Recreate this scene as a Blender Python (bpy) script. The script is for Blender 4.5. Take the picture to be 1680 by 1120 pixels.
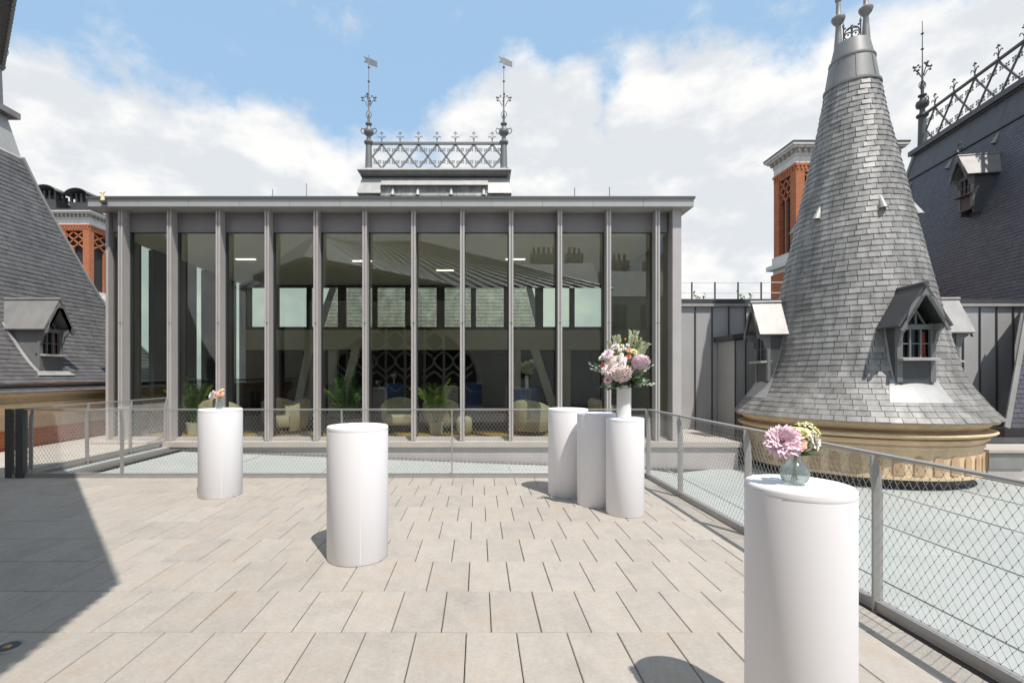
import bpy, bmesh, math, random
from mathutils import Vector, Matrix, Quaternion
R = math.radians
random.seed(7)
for o in list(bpy.data.objects): bpy.data.objects.remove(o)
S = bpy.context.scene
COL = S.collection

# ------------------------------------------------------------------ camera
cd = bpy.data.cameras.new('camera'); cam = bpy.data.objects.new('camera', cd); COL.objects.link(cam)
cam.location = (0, 0, 1.5); cam.rotation_euler = (R(90), 0, 0)
cd.sensor_width = 36; cd.lens = 36*800/1680; cd.shift_x = (840-785)/1680; cd.shift_y = (614-560)/1680
cd.clip_start = .05; cd.clip_end = 6000
S.camera = cam
# ------------------------------------------------------------------ light
SUN = Vector((.28, -.47, 1.0)).normalized()
ELEV = math.asin(SUN.z); AZ = math.atan2(SUN.x, SUN.y)
sd = bpy.data.lights.new('sun', 'SUN'); sd.energy = 3.3; sd.angle = R(.55); sd.color = (1, .955, .895)
so = bpy.data.objects.new('sun', sd); COL.objects.link(so)
so.rotation_euler = (-SUN).to_track_quat('-Z', 'Y').to_euler()
so.location = (6, -10, 30)
W = bpy.data.worlds.new('World'); S.world = W; W.use_nodes = True
S.view_settings.view_transform = 'Standard'; S.view_settings.look = 'None'
S.view_settings.gamma = 1; S.view_settings.exposure = .58
try: S.view_settings.use_curve_mapping = False
except Exception: pass

def px(x, y, Y):
    "pixel of the photograph + depth -> world point"
    return Vector(((x-785)/800*Y, Y, 1.5-(y-614)/800*Y))

def make_sky():
    nt = W.node_tree; N = nt.nodes; L = nt.links; N.clear()
    out = N.new('ShaderNodeOutputWorld'); bg = N.new('ShaderNodeBackground'); bg.inputs['Strength'].default_value = .097
    L.new(bg.outputs[0], out.inputs[0])
    sky = N.new('ShaderNodeTexSky'); sky.sky_type = 'NISHITA'; sky.sun_disc = False
    sky.sun_elevation = ELEV; sky.sun_rotation = AZ; sky.air_density = 1.0; sky.dust_density = .6; sky.ozone_density = 1.2; sky.altitude = 60
    tc = N.new('ShaderNodeTexCoord')
    nrm = N.new('ShaderNodeVectorMath'); nrm.operation = 'NORMALIZE'; L.new(tc.outputs['Generated'], nrm.inputs[0])
    D = nrm.outputs[0]
    def math_(op, a, b=None, clamp=False):
        n = N.new('ShaderNodeMath'); n.operation = op; n.use_clamp = clamp
        for i, v in enumerate((a, b)):
            if v is None: continue
            if isinstance(v, (int, float)): n.inputs[i].default_value = v
            else: L.new(v, n.inputs[i])
        return n.outputs[0]
    def noise(scale, detail, rough, sz=1.0, off=0.0):
        m = N.new('ShaderNodeMapping'); m.inputs['Scale'].default_value = (1, 1, sz); m.inputs['Location'].default_value = (off, off*.7, off*.3)
        L.new(D, m.inputs[0])
        n = N.new('ShaderNodeTexNoise'); n.inputs['Scale'].default_value = scale; n.inputs['Detail'].default_value = detail; n.inputs['Roughness'].default_value = rough
        L.new(m.outputs[0], n.inputs['Vector']); return n.outputs[0]
    sep = N.new('ShaderNodeSeparateXYZ'); L.new(D, sep.inputs[0])
    big = noise(4.5, 9, .58, 1.5, 1.3); fine = noise(13, 8, .62, 1.2, 4.1)
    # cumulus banks: directions of the cloud heads + radius (in direction space)
    blobs = []
    def bl(x, y, r):
        v = Vector(((x-785)/800, 1, (614-y)/800)).normalized(); blobs.append((v, r))
    for a in [(20,240,.13),(110,235,.11),(60,330,.22),(240,255,.12),(330,270,.13),(430,260,.12),(500,310,.13),(400,380,.25),(180,420,.3),
              (600,400,.2),(800,200,.10),(860,190,.10),(940,185,.09),(930,270,.16),(1050,195,.115),(1150,165,.115),(1230,190,.10),(1130,260,.2),
              (1020,380,.3),(1250,330,.28),(1420,250,.22),(1540,215,.13),(1640,300,.3),(1560,420,.3),(780,420,.24)]: bl(*a)
    for az in range(0, 360, 24):          # the same cloud bank goes on all round the horizon
        if -55 < (az+180) % 360-180 < 55: continue
        e = R(8+14*random.random()); a = R(az+random.uniform(-8, 8))
        blobs.append((Vector((math.sin(a)*math.cos(e), math.cos(a)*math.cos(e), math.sin(e))), random.uniform(.18, .34)))
    acc = None
    for v, r in blobs:
        d = N.new('ShaderNodeVectorMath'); d.operation = 'DISTANCE'; L.new(D, d.inputs[0]); d.inputs[1].default_value = v
        m = N.new('ShaderNodeMapRange'); L.new(d.outputs['Value'], m.inputs[0]); m.inputs[1].default_value = r*1.25; m.inputs[2].default_value = 0; m.inputs[3].default_value = 0; m.inputs[4].default_value = 1
        acc = m.outputs[0] if acc is None else math_('MAXIMUM', acc, m.outputs[0])
    hor = N.new('ShaderNodeMapRange'); L.new(sep.outputs[2], hor.inputs[0]); hor.inputs[1].default_value = .36; hor.inputs[2].default_value = .05; hor.inputs[3].default_value = 0; hor.inputs[4].default_value = .35
    dens = math_('ADD', math_('MULTIPLY', acc, .8), hor.outputs[0])
    up = N.new('ShaderNodeMapRange'); L.new(sep.outputs[2], up.inputs[0]); up.inputs[1].default_value = .6; up.inputs[2].default_value = .8; up.inputs[3].default_value = 0; up.inputs[4].default_value = .3
    dens = math_('ADD', dens, up.outputs[0])      # unseen broken cloud overhead, added to make the fill light less blue
    dens = math_('ADD', dens, math_('MULTIPLY', math_('SUBTRACT', big, .5), 1.0))
    dens = math_('ADD', dens, math_('MULTIPLY', math_('SUBTRACT', fine, .5), .45))
    mask = N.new('ShaderNodeMapRange'); mask.interpolation_type = 'SMOOTHSTEP'; L.new(dens, mask.inputs[0]); mask.inputs[1].default_value = .13; mask.inputs[2].default_value = .42
    # cloud body: white heads, greyer thick bottoms
    shade = N.new('ShaderNodeMapRange'); shade.interpolation_type = 'SMOOTHSTEP'
    L.new(math_('ADD', noise(6.5, 6, .55, 1.9, 9.2), math_('MULTIPLY', fine, .25)), shade.inputs[0]); shade.inputs[1].default_value = .5; shade.inputs[2].default_value = .72
    cc = N.new('ShaderNodeMix'); cc.data_type = 'RGBA'; L.new(shade.outputs[0], cc.inputs[0])
    cc.inputs[6].default_value = (7.0, 6.95, 6.85, 1); cc.inputs[7].default_value = (5.3, 5.55, 5.85, 1)
    # thin high haze lifts the blue
    hz = N.new('ShaderNodeMix'); hz.data_type = 'RGBA'; hz.inputs[0].default_value = .75; L.new(sky.outputs[0], hz.inputs[6]); hz.inputs[7].default_value = (3.0, 4.65, 6.5, 1)
    mx = N.new('ShaderNodeMix'); mx.data_type = 'RGBA'; L.new(mask.outputs[0], mx.inputs[0]); L.new(hz.outputs[2], mx.inputs[6]); L.new(cc.outputs[2], mx.inputs[7])
    L.new(mx.outputs[2], bg.inputs[0])
make_sky()

# ------------------------------------------------------------------ materials
MATS = {}
def mat(name, base, rough=.6, metal=0.0, var=0.0, vscale=4.0, bump=0.0, bscale=40.0, tone=0.0, streak=0.0, stain=None, stain_amt=0.0, stain_scale=1.2, rnd=0.0, spec=.5, sub=0.0, trans=0.0, emis=None, hue=None, world=True, rough_var=0.0, var2=0.0):
    m = bpy.data.materials.new(name); m.use_nodes = True; nt = m.node_tree; N = nt.nodes; L = nt.links
    b = N['Principled BSDF']; b.inputs['Roughness'].default_value = rough; b.inputs['Metallic'].default_value = metal
    b.inputs['Specular IOR Level'].default_value = spec
    if emis: b.inputs['Emission Color'].default_value = (*emis[:3], 1); b.inputs['Emission Strength'].default_value = emis[3]
    geo = N.new('ShaderNodeNewGeometry'); pos = geo.outputs['Position']
    if not world:
        t = N.new('ShaderNodeTexCoord'); pos = t.outputs['Object']
    col = N.new('ShaderNodeRGB'); col.outputs[0].default_value = (*base, 1); cur = col.outputs[0]
    def mul(cur, fac_socket):
        x = N.new('ShaderNodeMix'); x.data_type = 'RGBA'; x.blend_type = 'MULTIPLY'; x.inputs[0].default_value = 1
        L.new(cur, x.inputs[6]); L.new(fac_socket, x.inputs[7]); return x.outputs[2]
    def rng(sock, lo, hi, a=0.0, c=1.0):
        r = N.new('ShaderNodeMapRange'); L.new(sock, r.inputs[0]); r.inputs[1].default_value = a; r.inputs[2].default_value = c; r.inputs[3].default_value = lo; r.inputs[4].default_value = hi; return r.outputs[0]
    def noise(scale, detail=6, rough_=.6, sc=(1,1,1)):
        mp = N.new('ShaderNodeMapping'); mp.inputs['Scale'].default_value = sc; L.new(pos, mp.inputs[0])
        n = N.new('ShaderNodeTexNoise'); n.inputs['Scale'].default_value = scale; n.inputs['Detail'].default_value = detail; n.inputs['Roughness'].default_value = rough_
        L.new(mp.outputs[0], n.inputs['Vector']); return n.outputs[0]
    if var: cur = mul(cur, rng(noise(vscale), 1-var, 1+var, .3, .7))
    if var2: cur = mul(cur, rng(noise(38, 4, .7), 1-var2, 1+var2, .3, .7)); cur = mul(cur, rng(noise(9, 5, .7, (1, .6, 1)), 1-var2*.8, 1+var2*.8, .3, .7))
    if streak: cur = mul(cur, rng(noise(5, 5, .6, (1, 1, .09)), 1-streak, 1+streak*.6, .32, .68))
    if tone:
        at = N.new('ShaderNodeAttribute'); at.attribute_name = 'tone'; cur = mul(cur, rng(at.outputs['Fac'], 1-tone, 1+tone))
    if rnd:
        oi = N.new('ShaderNodeObjectInfo'); cur = mul(cur, rng(oi.outputs['Random'], 1-rnd, 1+rnd))
    if stain:
        x = N.new('ShaderNodeMix'); x.data_type = 'RGBA'; L.new(rng(noise(stain_scale, 7, .65), 0, stain_amt, .5, .72), x.inputs[0]); L.new(cur, x.inputs[6]); x.inputs[7].default_value = (*stain, 1); cur = x.outputs[2]
    L.new(cur, b.inputs['Base Color'])
    if rough_var: L.new(rng(noise(vscale*2.3), rough-rough_var, rough+rough_var, .3, .7), b.inputs['Roughness'])
    if bump:
        bn = N.new('ShaderNodeBump'); bn.inputs['Strength'].default_value = bump; bn.inputs['Distance'].default_value = .01
        L.new(noise(bscale, 6), bn.inputs['Height']); L.new(bn.outputs[0], b.inputs['Normal'])
    if sub: b.inputs['Subsurface Weight'].default_value = sub; b.inputs['Subsurface Radius'].default_value = (.01, .006, .004)
    if trans: b.inputs['Transmission Weight'].default_value = trans
    MATS[name] = m; return m
def glass(name, tint, refl=1.55, rough=0.0, wav=0.0):
    m = bpy.data.materials.new(name); m.use_nodes = True; nt = m.node_tree; N = nt.nodes; L = nt.links
    N.remove(N['Principled BSDF']); out = N['Material Output']
    tr = N.new('ShaderNodeBsdfTransparent'); tr.inputs[0].default_value = (*tint, 1)
    gl = N.new('ShaderNodeBsdfGlossy'); gl.inputs['Roughness'].default_value = rough
    lw = N.new('ShaderNodeLayerWeight'); lw.inputs[0].default_value = .5      # Schlick, same from both sides of the pane
    p5 = N.new('ShaderNodeMath'); p5.operation = 'POWER'; L.new(lw.outputs['Facing'], p5.inputs[0]); p5.inputs[1].default_value = 5
    f0 = ((refl-1)/(refl+1))**2; fr = N.new('ShaderNodeMath'); fr.operation = 'MULTIPLY_ADD'; L.new(p5.outputs[0], fr.inputs[0]); fr.inputs[1].default_value = 1-f0; fr.inputs[2].default_value = f0
    mx = N.new('ShaderNodeMixShader'); L.new(fr.outputs[0], mx.inputs[0]); L.new(tr.outputs[0], mx.inputs[1]); L.new(gl.outputs[0], mx.inputs[2]); L.new(mx.outputs[0], out.inputs[0])
    if wav:
        g = N.new('ShaderNodeNewGeometry'); n = N.new('ShaderNodeTexNoise'); n.inputs['Scale'].default_value = .9; n.inputs['Detail'].default_value = 1; L.new(g.outputs['Position'], n.inputs['Vector'])
        b = N.new('ShaderNodeBump'); b.inputs['Strength'].default_value = wav; b.inputs['Distance'].default_value = .02; L.new(n.outputs[0], b.inputs['Height']); L.new(b.outputs[0], gl.inputs['Normal']); 
    MATS[name] = m; return m
mat('paver', (.395, .358, .316), .8, var2=.09, var=.12, vscale=2.6, bump=.25, bscale=60, rnd=.055, stain=(.32, .255, .19), stain_amt=.62, stain_scale=2.6)
mat('joint', (.07, .055, .045), .95)
mat('concrete', (.43, .39, .345), .85, var=.07, vscale=1.5, bump=.2, bscale=50)
mat('white_cloth', (.83, .815, .83), .75, bump=.03, bscale=120, spec=.25)
mat('white_ceramic', (.78, .77, .75), .25)
mat('deck_zinc', (.40, .425, .405), .5, metal=.0, var=.06, vscale=1.1, stain=(.46, .48, .47), stain_amt=.45, stain_scale=.8, rnd=.035, spec=.5)
mat('steel', (.38, .37, .36), .45, metal=.35, var=.06, vscale=8)
mat('steel_dark', (.085, .085, .09), .5, metal=.3)
mat('wire', (.50, .49, .47), .45, metal=.3)
mat('ferrule', (.08, .075, .07), .5, metal=.5)
mat('fin_metal', (.46, .425, .41), .48, metal=.12, var=.05, vscale=3, streak=.05)
mat('fascia', (.38, .375, .36), .45, metal=.12, var=.05, vscale=2, rnd=.03)
mat('fascia_top', (.10, .105, .10), .5, metal=.3)
mat('transom', (.235, .215, .215), .5, metal=.3, var=.05, vscale=2)
mat('slate_tower', (.262, .249, .232), .5, var=.14, vscale=1.6, bump=.15, bscale=60, tone=.2, streak=.42, stain=(.12, .11, .095), stain_amt=.8, stain_scale=1.6, spec=.6, rough_var=.1)
mat('slate_grey', (.112, .108, .109), .55, var=.10, vscale=1.4, bump=.3, bscale=70, tone=.16, streak=.22, stain=(.16, .155, .15), stain_amt=.5, stain_scale=1.3, spec=.5)
mat('slate_blue', (.085, .086, .102), .55, var=.08, vscale=1.5, bump=.3, bscale=70, tone=.13, streak=.1, spec=.5)
mat('slate_under', (.03, .03, .03), .9)
mat('lead', (.25, .243, .232), .5, metal=.25, var=.1, vscale=2, streak=.12, bump=.1, bscale=20)
mat('lead_light', (.40, .392, .375), .5, metal=.15, var=.08, vscale=3, streak=.1)
mat('lead_dark', (.085, .085, .088), .5, metal=.3, var=.12, vscale=3)
mat('iron', (.10, .10, .10), .5, metal=.5, var=.1, vscale=10)
mat('iron_grey', (.20, .20, .195), .5, metal=.4, var=.1, vscale=10)
mat('zinc_wall', (.48, .47, .46), .5, metal=.25, var=.06, vscale=1.3, streak=.04, rnd=.04)
mat('zinc_roof', (.50, .525, .52), .45, metal=.25, var=.08, vscale=.8, rnd=.04)
mat('stone', (.66, .50, .32), .8, var=.09, vscale=2.5, streak=.10, bump=.2, bscale=30, stain=(.40, .29, .18), stain_amt=.35, stain_scale=2.2)
mat('stone_brown', (.46, .31, .18), .85, var=.16, vscale=6, bump=.3, bscale=40)
mat('stone_white', (.74, .71, .66), .8, var=.06, vscale=2, streak=.08)
mat('stone_grey', (.40, .375, .34), .85, var=.12, vscale=3, bump=.2, bscale=20)
mat('black_lead', (.055, .05, .048), .45, metal=.2, var=.2, vscale=3)
mat('painted_wood', (.16, .16, .158), .55, var=.06, vscale=6)
mat('window_dark', (.012, .012, .014), .12)
mat('red_curtain', (.22, .035, .03), .8, var=.2, vscale=20)
mat('interior_white', (.78, .76, .68), .8)
mat('interior_beam', (.72, .70, .60), .85, var=.03)
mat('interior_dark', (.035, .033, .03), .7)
mat('interior_floor', (.16, .10, .06), .5, var=.2, vscale=5)
mat('carpet_gold', (.50, .30, .05), .95, var=.15, vscale=9)
mat('mullion_dark', (.05, .052, .055), .45, metal=.2)
mat('lamp_lit', (.9, .9, .85), .5, emis=(1, .97, .88, 1.3))
mat('upholstery', (.55, .49, .375), .95, var=.05, vscale=9, bump=.3, bscale=90)
mat('blue_cloth', (.045, .085, .25), .8, var=.08, vscale=6)
mat('palm_leaf', (.05, .13, .035), .5, var=.25, vscale=8)
mat('palm_light', (.18, .30, .05), .5, var=.2, vscale=8)
mat('leaf_green', (.07, .13, .045), .55, var=.25, vscale=30)
mat('eucalyptus', (.34, .40, .31), .6, var=.15, vscale=30)
mat('pale_green', (.52, .56, .36), .7, var=.2, vscale=40)
mat('stem', (.13, .20, .05), .6)
mat('petal_pink', (.91, .69, .78), .7, tone=.14, sub=.0)
mat('petal_pale', (.93, .80, .77), .7, tone=.12)
mat('petal_peach', (.82, .46, .32), .7, tone=.12)
mat('petal_white', (.82, .77, .70), .7, tone=.08)
mat('petal_coral', (.78, .22, .15), .7, tone=.15)
mat('petal_yellow', (.86, .82, .48), .7, tone=.12)
mat('petal_lilac', (.92, .77, .82), .7, tone=.12)
mat('yellow_bud', (.75, .55, .05), .7)
mat('brass', (.45, .30, .12), .35, metal=.7)
mat('gilt', (.75, .60, .35), .5)
mat('roof_render', (.42, .40, .35), .85, var=.08, vscale=1)
mat('chimney_pot', (.30, .13, .07), .8)
mat('ground', (.10, .10, .095), .9, var=.1, vscale=.3)
glass('facade_glass', (.85, .875, .825), 1.72, wav=.06)
glass('clear_glass', (.86, .92, .89), 1.3)
def vase_glass():
    m = bpy.data.materials.new('vase_glass'); m.use_nodes = True; nt = m.node_tree; N = nt.nodes; L = nt.links
    N.remove(N['Principled BSDF']); out = N['Material Output']
    tr = N.new('ShaderNodeBsdfTransparent'); tr.inputs[0].default_value = (.80, .84, .82, 1)
    gl = N.new('ShaderNodeBsdfGlossy'); gl.inputs['Roughness'].default_value = .08
    df = N.new('ShaderNodeBsdfTranslucent'); df.inputs[0].default_value = (.8, .84, .82, 1)
    lw = N.new('ShaderNodeLayerWeight'); lw.inputs[0].default_value = .2
    a = N.new('ShaderNodeMixShader'); a.inputs[0].default_value = .35; L.new(tr.outputs[0], a.inputs[1]); L.new(df.outputs[0], a.inputs[2])
    b = N.new('ShaderNodeMixShader'); L.new(lw.outputs['Facing'], b.inputs[0]); L.new(a.outputs[0], b.inputs[1]); L.new(gl.outputs[0], b.inputs[2]); L.new(b.outputs[0], out.inputs[0])
    MATS['vase_glass'] = m
vase_glass()
def brick_mat():
    m = bpy.data.materials.new('brick'); m.use_nodes = True; nt = m.node_tree; N = nt.nodes; L = nt.links; b = N['Principled BSDF']; b.inputs['Roughness'].default_value = .85
    g = N.new('ShaderNodeNewGeometry'); s = N.new('ShaderNodeSeparateXYZ'); L.new(g.outputs['Position'], s.inputs[0])
    a = N.new('ShaderNodeMath'); a.operation = 'ADD'; L.new(s.outputs[0], a.inputs[0]); L.new(s.outputs[1], a.inputs[1])
    c = N.new('ShaderNodeCombineXYZ'); L.new(a.outputs[0], c.inputs[0]); L.new(s.outputs[2], c.inputs[1])
    t = N.new('ShaderNodeTexBrick'); L.new(c.outputs[0], t.inputs['Vector']); t.inputs['Scale'].default_value = 1
    t.inputs['Brick Width'].default_value = .23; t.inputs['Row Height'].default_value = .075; t.inputs['Mortar Size'].default_value = .008
    t.inputs['Color1'].default_value = (.40, .105, .035, 1); t.inputs['Color2'].default_value = (.50, .15, .055, 1); t.inputs['Mortar'].default_value = (.38, .22, .14, 1)
    L.new(t.outputs[0], b.inputs['Base Color']); bp = N.new('ShaderNodeBump'); bp.inputs['Strength'].default_value = .4; bp.invert = True; L.new(t.outputs['Fac'], bp.inputs['Height']); L.new(bp.outputs[0], b.inputs['Normal'])
    MATS['brick'] = m
brick_mat()

# ------------------------------------------------------------------ helpers
ROOT = {}
def origin(o): return ROOT.get(o.name, Vector((0, 0, 0))) if o else Vector((0, 0, 0))
class MB:
    def __init__(s): s.v = []; s.f = []; s.t = []; s.tone = 0.5
    def add(s, vs, fs):
        n = len(s.v); s.v += [tuple(p) for p in vs]; s.t += [s.tone]*len(vs); s.f += [tuple(i+n for i in f) for f in fs]; return s
    def hexa(s, p):   # 8 corners: bottom 0..3 ccw, top 4..7
        return s.add(p, [(3,2,1,0),(4,5,6,7),(0,1,5,4),(1,2,6,5),(2,3,7,6),(3,0,4,7)])
    def box(s, x0, x1, y0, y1, z0, z1):
        return s.hexa([(x0,y0,z0),(x1,y0,z0),(x1,y1,z0),(x0,y1,z0),(x0,y0,z1),(x1,y0,z1),(x1,y1,z1),(x0,y1,z1)])
    def bar(s, a, b, w, h, up=(0,0,1)):   # rectangular bar between two points, w across, h along up
        a = Vector(a); b = Vector(b); d = (b-a).normalized(); up = Vector(up)
        sd = d.cross(up)
        if sd.length < 1e-4: sd = d.cross(Vector((0,1,0)))
        sd.normalize(); u = sd.cross(d).normalized(); sd = sd*w/2; u = u*h/2
        return s.hexa([a-sd-u, b-sd-u, b+sd-u, a+sd-u, a-sd+u, b-sd+u, b+sd+u, a+sd+u])
    def path(s, pts, r, n=5, cap=True):
        pts = [Vector(p) for p in pts]; rs = r if isinstance(r, (list, tuple)) else [r]*len(pts)
        rings = []; prev = None
        for i, p in enumerate(pts):
            d = (pts[min(i+1, len(pts)-1)]-pts[max(i-1, 0)]).normalized()
            if prev is None:
                a = d.cross(Vector((0,0,1)));
                if a.length < .05: a = d.cross(Vector((0,1,0)))
            else: a = prev-d*prev.dot(d)
            a.normalize(); prev = a; b = d.cross(a)
            rings.append([p+(a*math.cos(2*math.pi*k/n)+b*math.sin(2*math.pi*k/n))*rs[i] for k in range(n)])
        vs = [q for g in rings for q in g]; fs = []
        for i in range(len(pts)-1):
            for k in range(n): fs.append((i*n+k, i*n+(k+1) % n, (i+1)*n+(k+1) % n, (i+1)*n+k))
        if cap: fs += [tuple(range(n-1, -1, -1)), tuple((len(pts)-1)*n+k for k in range(n))]
        return s.add(vs, fs)
    def lathe(s, prof, c=(0,0,0), n=24, a0=0, a1=2*math.pi, cap=False):
        c = Vector(c); full = abs(a1-a0-2*math.pi) < 1e-6; m = n if full else n+1
        vs = []; fs = []
        for r, z in prof:
            for k in range(m):
                a = a0+(a1-a0)*k/n; vs.append(c+Vector((r*math.cos(a), r*math.sin(a), z)))
        for i in range(len(prof)-1):
            for k in range(n):
                k2 = (k+1) % m
                fs.append((i*m+k, i*m+k2, (i+1)*m+k2, (i+1)*m+k))
        if cap: fs += [tuple(range(m-1, -1, -1)), tuple((len(prof)-1)*m+k for k in range(m))]
        return s.add(vs, fs)
    def ball(s, c, r, nu=10, nv=7):
        rx, ry, rz = r if isinstance(r, (tuple, list)) else (r, r, r); c = Vector(c)
        vs = [c+Vector((0,0,-rz))]; fs = []
        for i in range(1, nv):
            p = -math.pi/2+math.pi*i/nv
            for k in range(nu): a = 2*math.pi*k/nu; vs.append(c+Vector((rx*math.cos(p)*math.cos(a), ry*math.cos(p)*math.sin(a), rz*math.sin(p))))
        vs.append(c+Vector((0,0,rz))); t = len(vs)-1
        for k in range(nu): fs.append((0, 1+(k+1) % nu, 1+k)); fs.append((t, t-nu+k, t-nu+(k+1) % nu))
        for i in range(nv-2):
            for k in range(nu): fs.append((1+i*nu+k, 1+i*nu+(k+1) % nu, 1+(i+1)*nu+(k+1) % nu, 1+(i+1)*nu+k))
        return s.add(vs, fs)
    def prism(s, poly, d):   # planar polygon (3D points) extruded by vector d
        n = len(poly); d = Vector(d); vs = [Vector(p) for p in poly]+[Vector(p)+d for p in poly]
        return s.add(vs, [tuple(range(n-1, -1, -1)), tuple(range(n, 2*n))]+[(i, (i+1) % n, n+(i+1) % n, n+i) for i in range(n)])
    def xform(s, M): s.v = [tuple(M @ Vector(p)) for p in s.v]; return s
    def build(s, name, m, parent=None, smooth=0, loc=None, **props):
        off = origin(parent) if loc is None else Vector(loc)
        me = bpy.data.meshes.new(name); me.from_pydata([tuple(Vector(p)-off) for p in s.v], [], s.f)
        me.materials.append(MATS[m]); 
        at = me.attributes.new('tone', 'FLOAT', 'POINT'); at.data.foreach_set('value', s.t)
        bm = bmesh.new(); bm.from_mesh(me); bmesh.ops.recalc_face_normals(bm, faces=bm.faces); bm.to_mesh(me); bm.free()
        if smooth:
            me.polygons.foreach_set('use_smooth', [True]*len(me.polygons)); me.set_sharp_from_angle(angle=R(smooth))
        o = bpy.data.objects.new(name, me); COL.objects.link(o)
        if parent: o.parent = parent; ROOT[o.name] = off
        elif loc is not None: o.location = off; ROOT[o.name] = off
        for k, v in props.items(): o[k] = v
        return o
def thing(name, loc, label, cat, group=None):
    o = bpy.data.objects.new(name, None); COL.objects.link(o); o.location = loc; o.empty_display_size = .1
    o['label'] = label; o['category'] = cat
    if group: o['group'] = group
    ROOT[o.name] = Vector(loc); return o
def tag(o, label, cat, group=None):
    o['label'] = label; o['category'] = cat
    if group: o['group'] = group
    return o
def copy_tree(o, parent=None):
    c = o.copy(); COL.objects.link(c)
    if parent: c.parent = parent
    for ch in o.children: copy_tree(ch, c)
    return c
def share(o, parent, shift):
    c = o.copy(); COL.objects.link(c); c.parent = parent; c.location = o.location+Vector(shift); ROOT[c.name] = origin(parent); return c

# ------------------------------------------------------------------ ground, terrace, deck
MB().box(-900, 900, -900, 2500, -14.2, -14).build('ground', 'ground', kind='structure')
def terrace():
    PW, PD, X0, Y0 = .2925, .5365, .5137, 2.844-.5365
    t = MB().box(-9.35, 2.50, -3.0, 7.14, -.75, -.032).build('terrace_floor', 'joint', kind='structure')
    pieces = []
    for k in range(-9, 9):
        ya = Y0+k*PD; yb = ya+PD
        if ya < -2.9: continue
        off = X0 - (PW/2 if k % 2 else 0)
        n0 = math.floor((-9.35-off)/PW); n1 = math.ceil((2.5-off)/PW)
        for n in range(n0, n1):
            xa = max(off+n*PW, -9.35); xb = min(off+(n+1)*PW, 2.49)
            if xb-xa < .03: continue
            yc = (ya+yb)/2; xc = (xa+xb)/2
            vis = yc > 2.2 and -.985*yb < xb
            pieces.append((not vis, yc, abs(xc), xa, xb, ya, yb))
    pieces.sort(key=lambda p: (p[0], p[1], p[2]))
    rest = MB()
    for i, (nv, yc, _, xa, xb, ya, yb) in enumerate(pieces):
        g = .0028; j = random.uniform(-.0012, .0012); j2 = random.uniform(-.0012, .0012); b = .004
        m = MB() if i < 300 else rest
        x0, x1, y0, y1 = xa+g, xb-g, ya+g, yb-g
        vs = [(x0,y0,-.03),(x1,y0,-.03),(x1,y1,-.03),(x0,y1,-.03),(x0,y0,-b),(x1,y0,-b),(x1,y1,-b),(x0,y1,-b),
              (x0+b,y0+b,j),(x1-b,y0+b,j2),(x1-b,y1-b,j2),(x0+b,y1-b,j)]
        m.add(vs, [(0,1,5,4),(1,2,6,5),(2,3,7,6),(3,0,4,7),(4,5,9,8),(5,6,10,9),(6,7,11,10),(7,4,8,11),(8,9,10,11)])
        if i < 300: m.build('paver', 'paver', t)
    rest.build('paver', 'paver', t, kind='stuff')
    # walkway that goes on beside the left railing
    MB().box(-9.28, -6.88, 7.145, 16, -.6, -.004).build('walkway', 'concrete', kind='structure')
    # roof deck, lower than the terrace and draining towards the tower
    def dz(x): return -.14 if x < -6.5 else (-.55 if x > 4 else -.14-.41*(x+6.5)/10.5)
    d = MB().add([(-6.86,7.14,-.3),(2.5,7.14,-.62),(2.5,-3,-.62),(16,-3,-.62),(16,13.2,-.62),(-6.86,13.2,-.3)], [(0,1,2,3,4,5)]).build('roof_deck', 'black_lead', kind='structure')
    def sheet(x0, x1, y0, y1):
        g = .003; a, b, c, e = x0+g, x1-g, y0+g, y1-g; t_ = random.uniform(0, .004)
        m = MB().hexa([(a,c,dz(x0)-.02),(b,c,dz(x1)-.02),(b,e,dz(x1)-.02),(a,e,dz(x0)-.02),(a,c,dz(x0)+t_),(b,c,dz(x1)),(b,e,dz(x1)+t_),(a,e,dz(x0))])
        m.bar((b,c,dz(x1)+.008),(b,e,dz(x1)+.008),.03,.012)
        m.build('deck_sheet', 'deck_zinc', d)
    ys = [7.15, 8.6, 10.45]
    for j in range(2):
        x = -6.35
        while x < 2.4:
            w = 1.75 if j else 1.55
            sheet(x, min(x+w, 2.52), ys[j], ys[j+1]); x += w
    for i in range(9):
        x0 = 2.53+i*1.5; y = -2.0-(i % 2)*.9
        while y < 12.9:
            sheet(x0, x0+1.5, y, min(y+2.1, 12.95)); y += 2.1
    # gutter with a grating: beside the left railing, then along the pavilion
    m = MB()
    for k in range(60): y = 7.5+k*.05; m.bar((-6.62, y, -.105), (-6.42, y, -.105), .014, .02)
    for k in range(120): x = -6.4+k*.09; m.bar((x, 10.36, dz(x)+.04), (x, 10.50, dz(x)+.04), .014, .02)
    m.build('gutter_grating', 'lead', d)
    MB().box(-6.64, -6.40, 7.45, 10.52, -.14, -.125).build('gutter', 'black_lead', d)
    MB().box(-6.86, -6.64, 7.15, 10.52, -.14, -.06).build('upstand', 'deck_zinc', d)
terrace()

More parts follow.
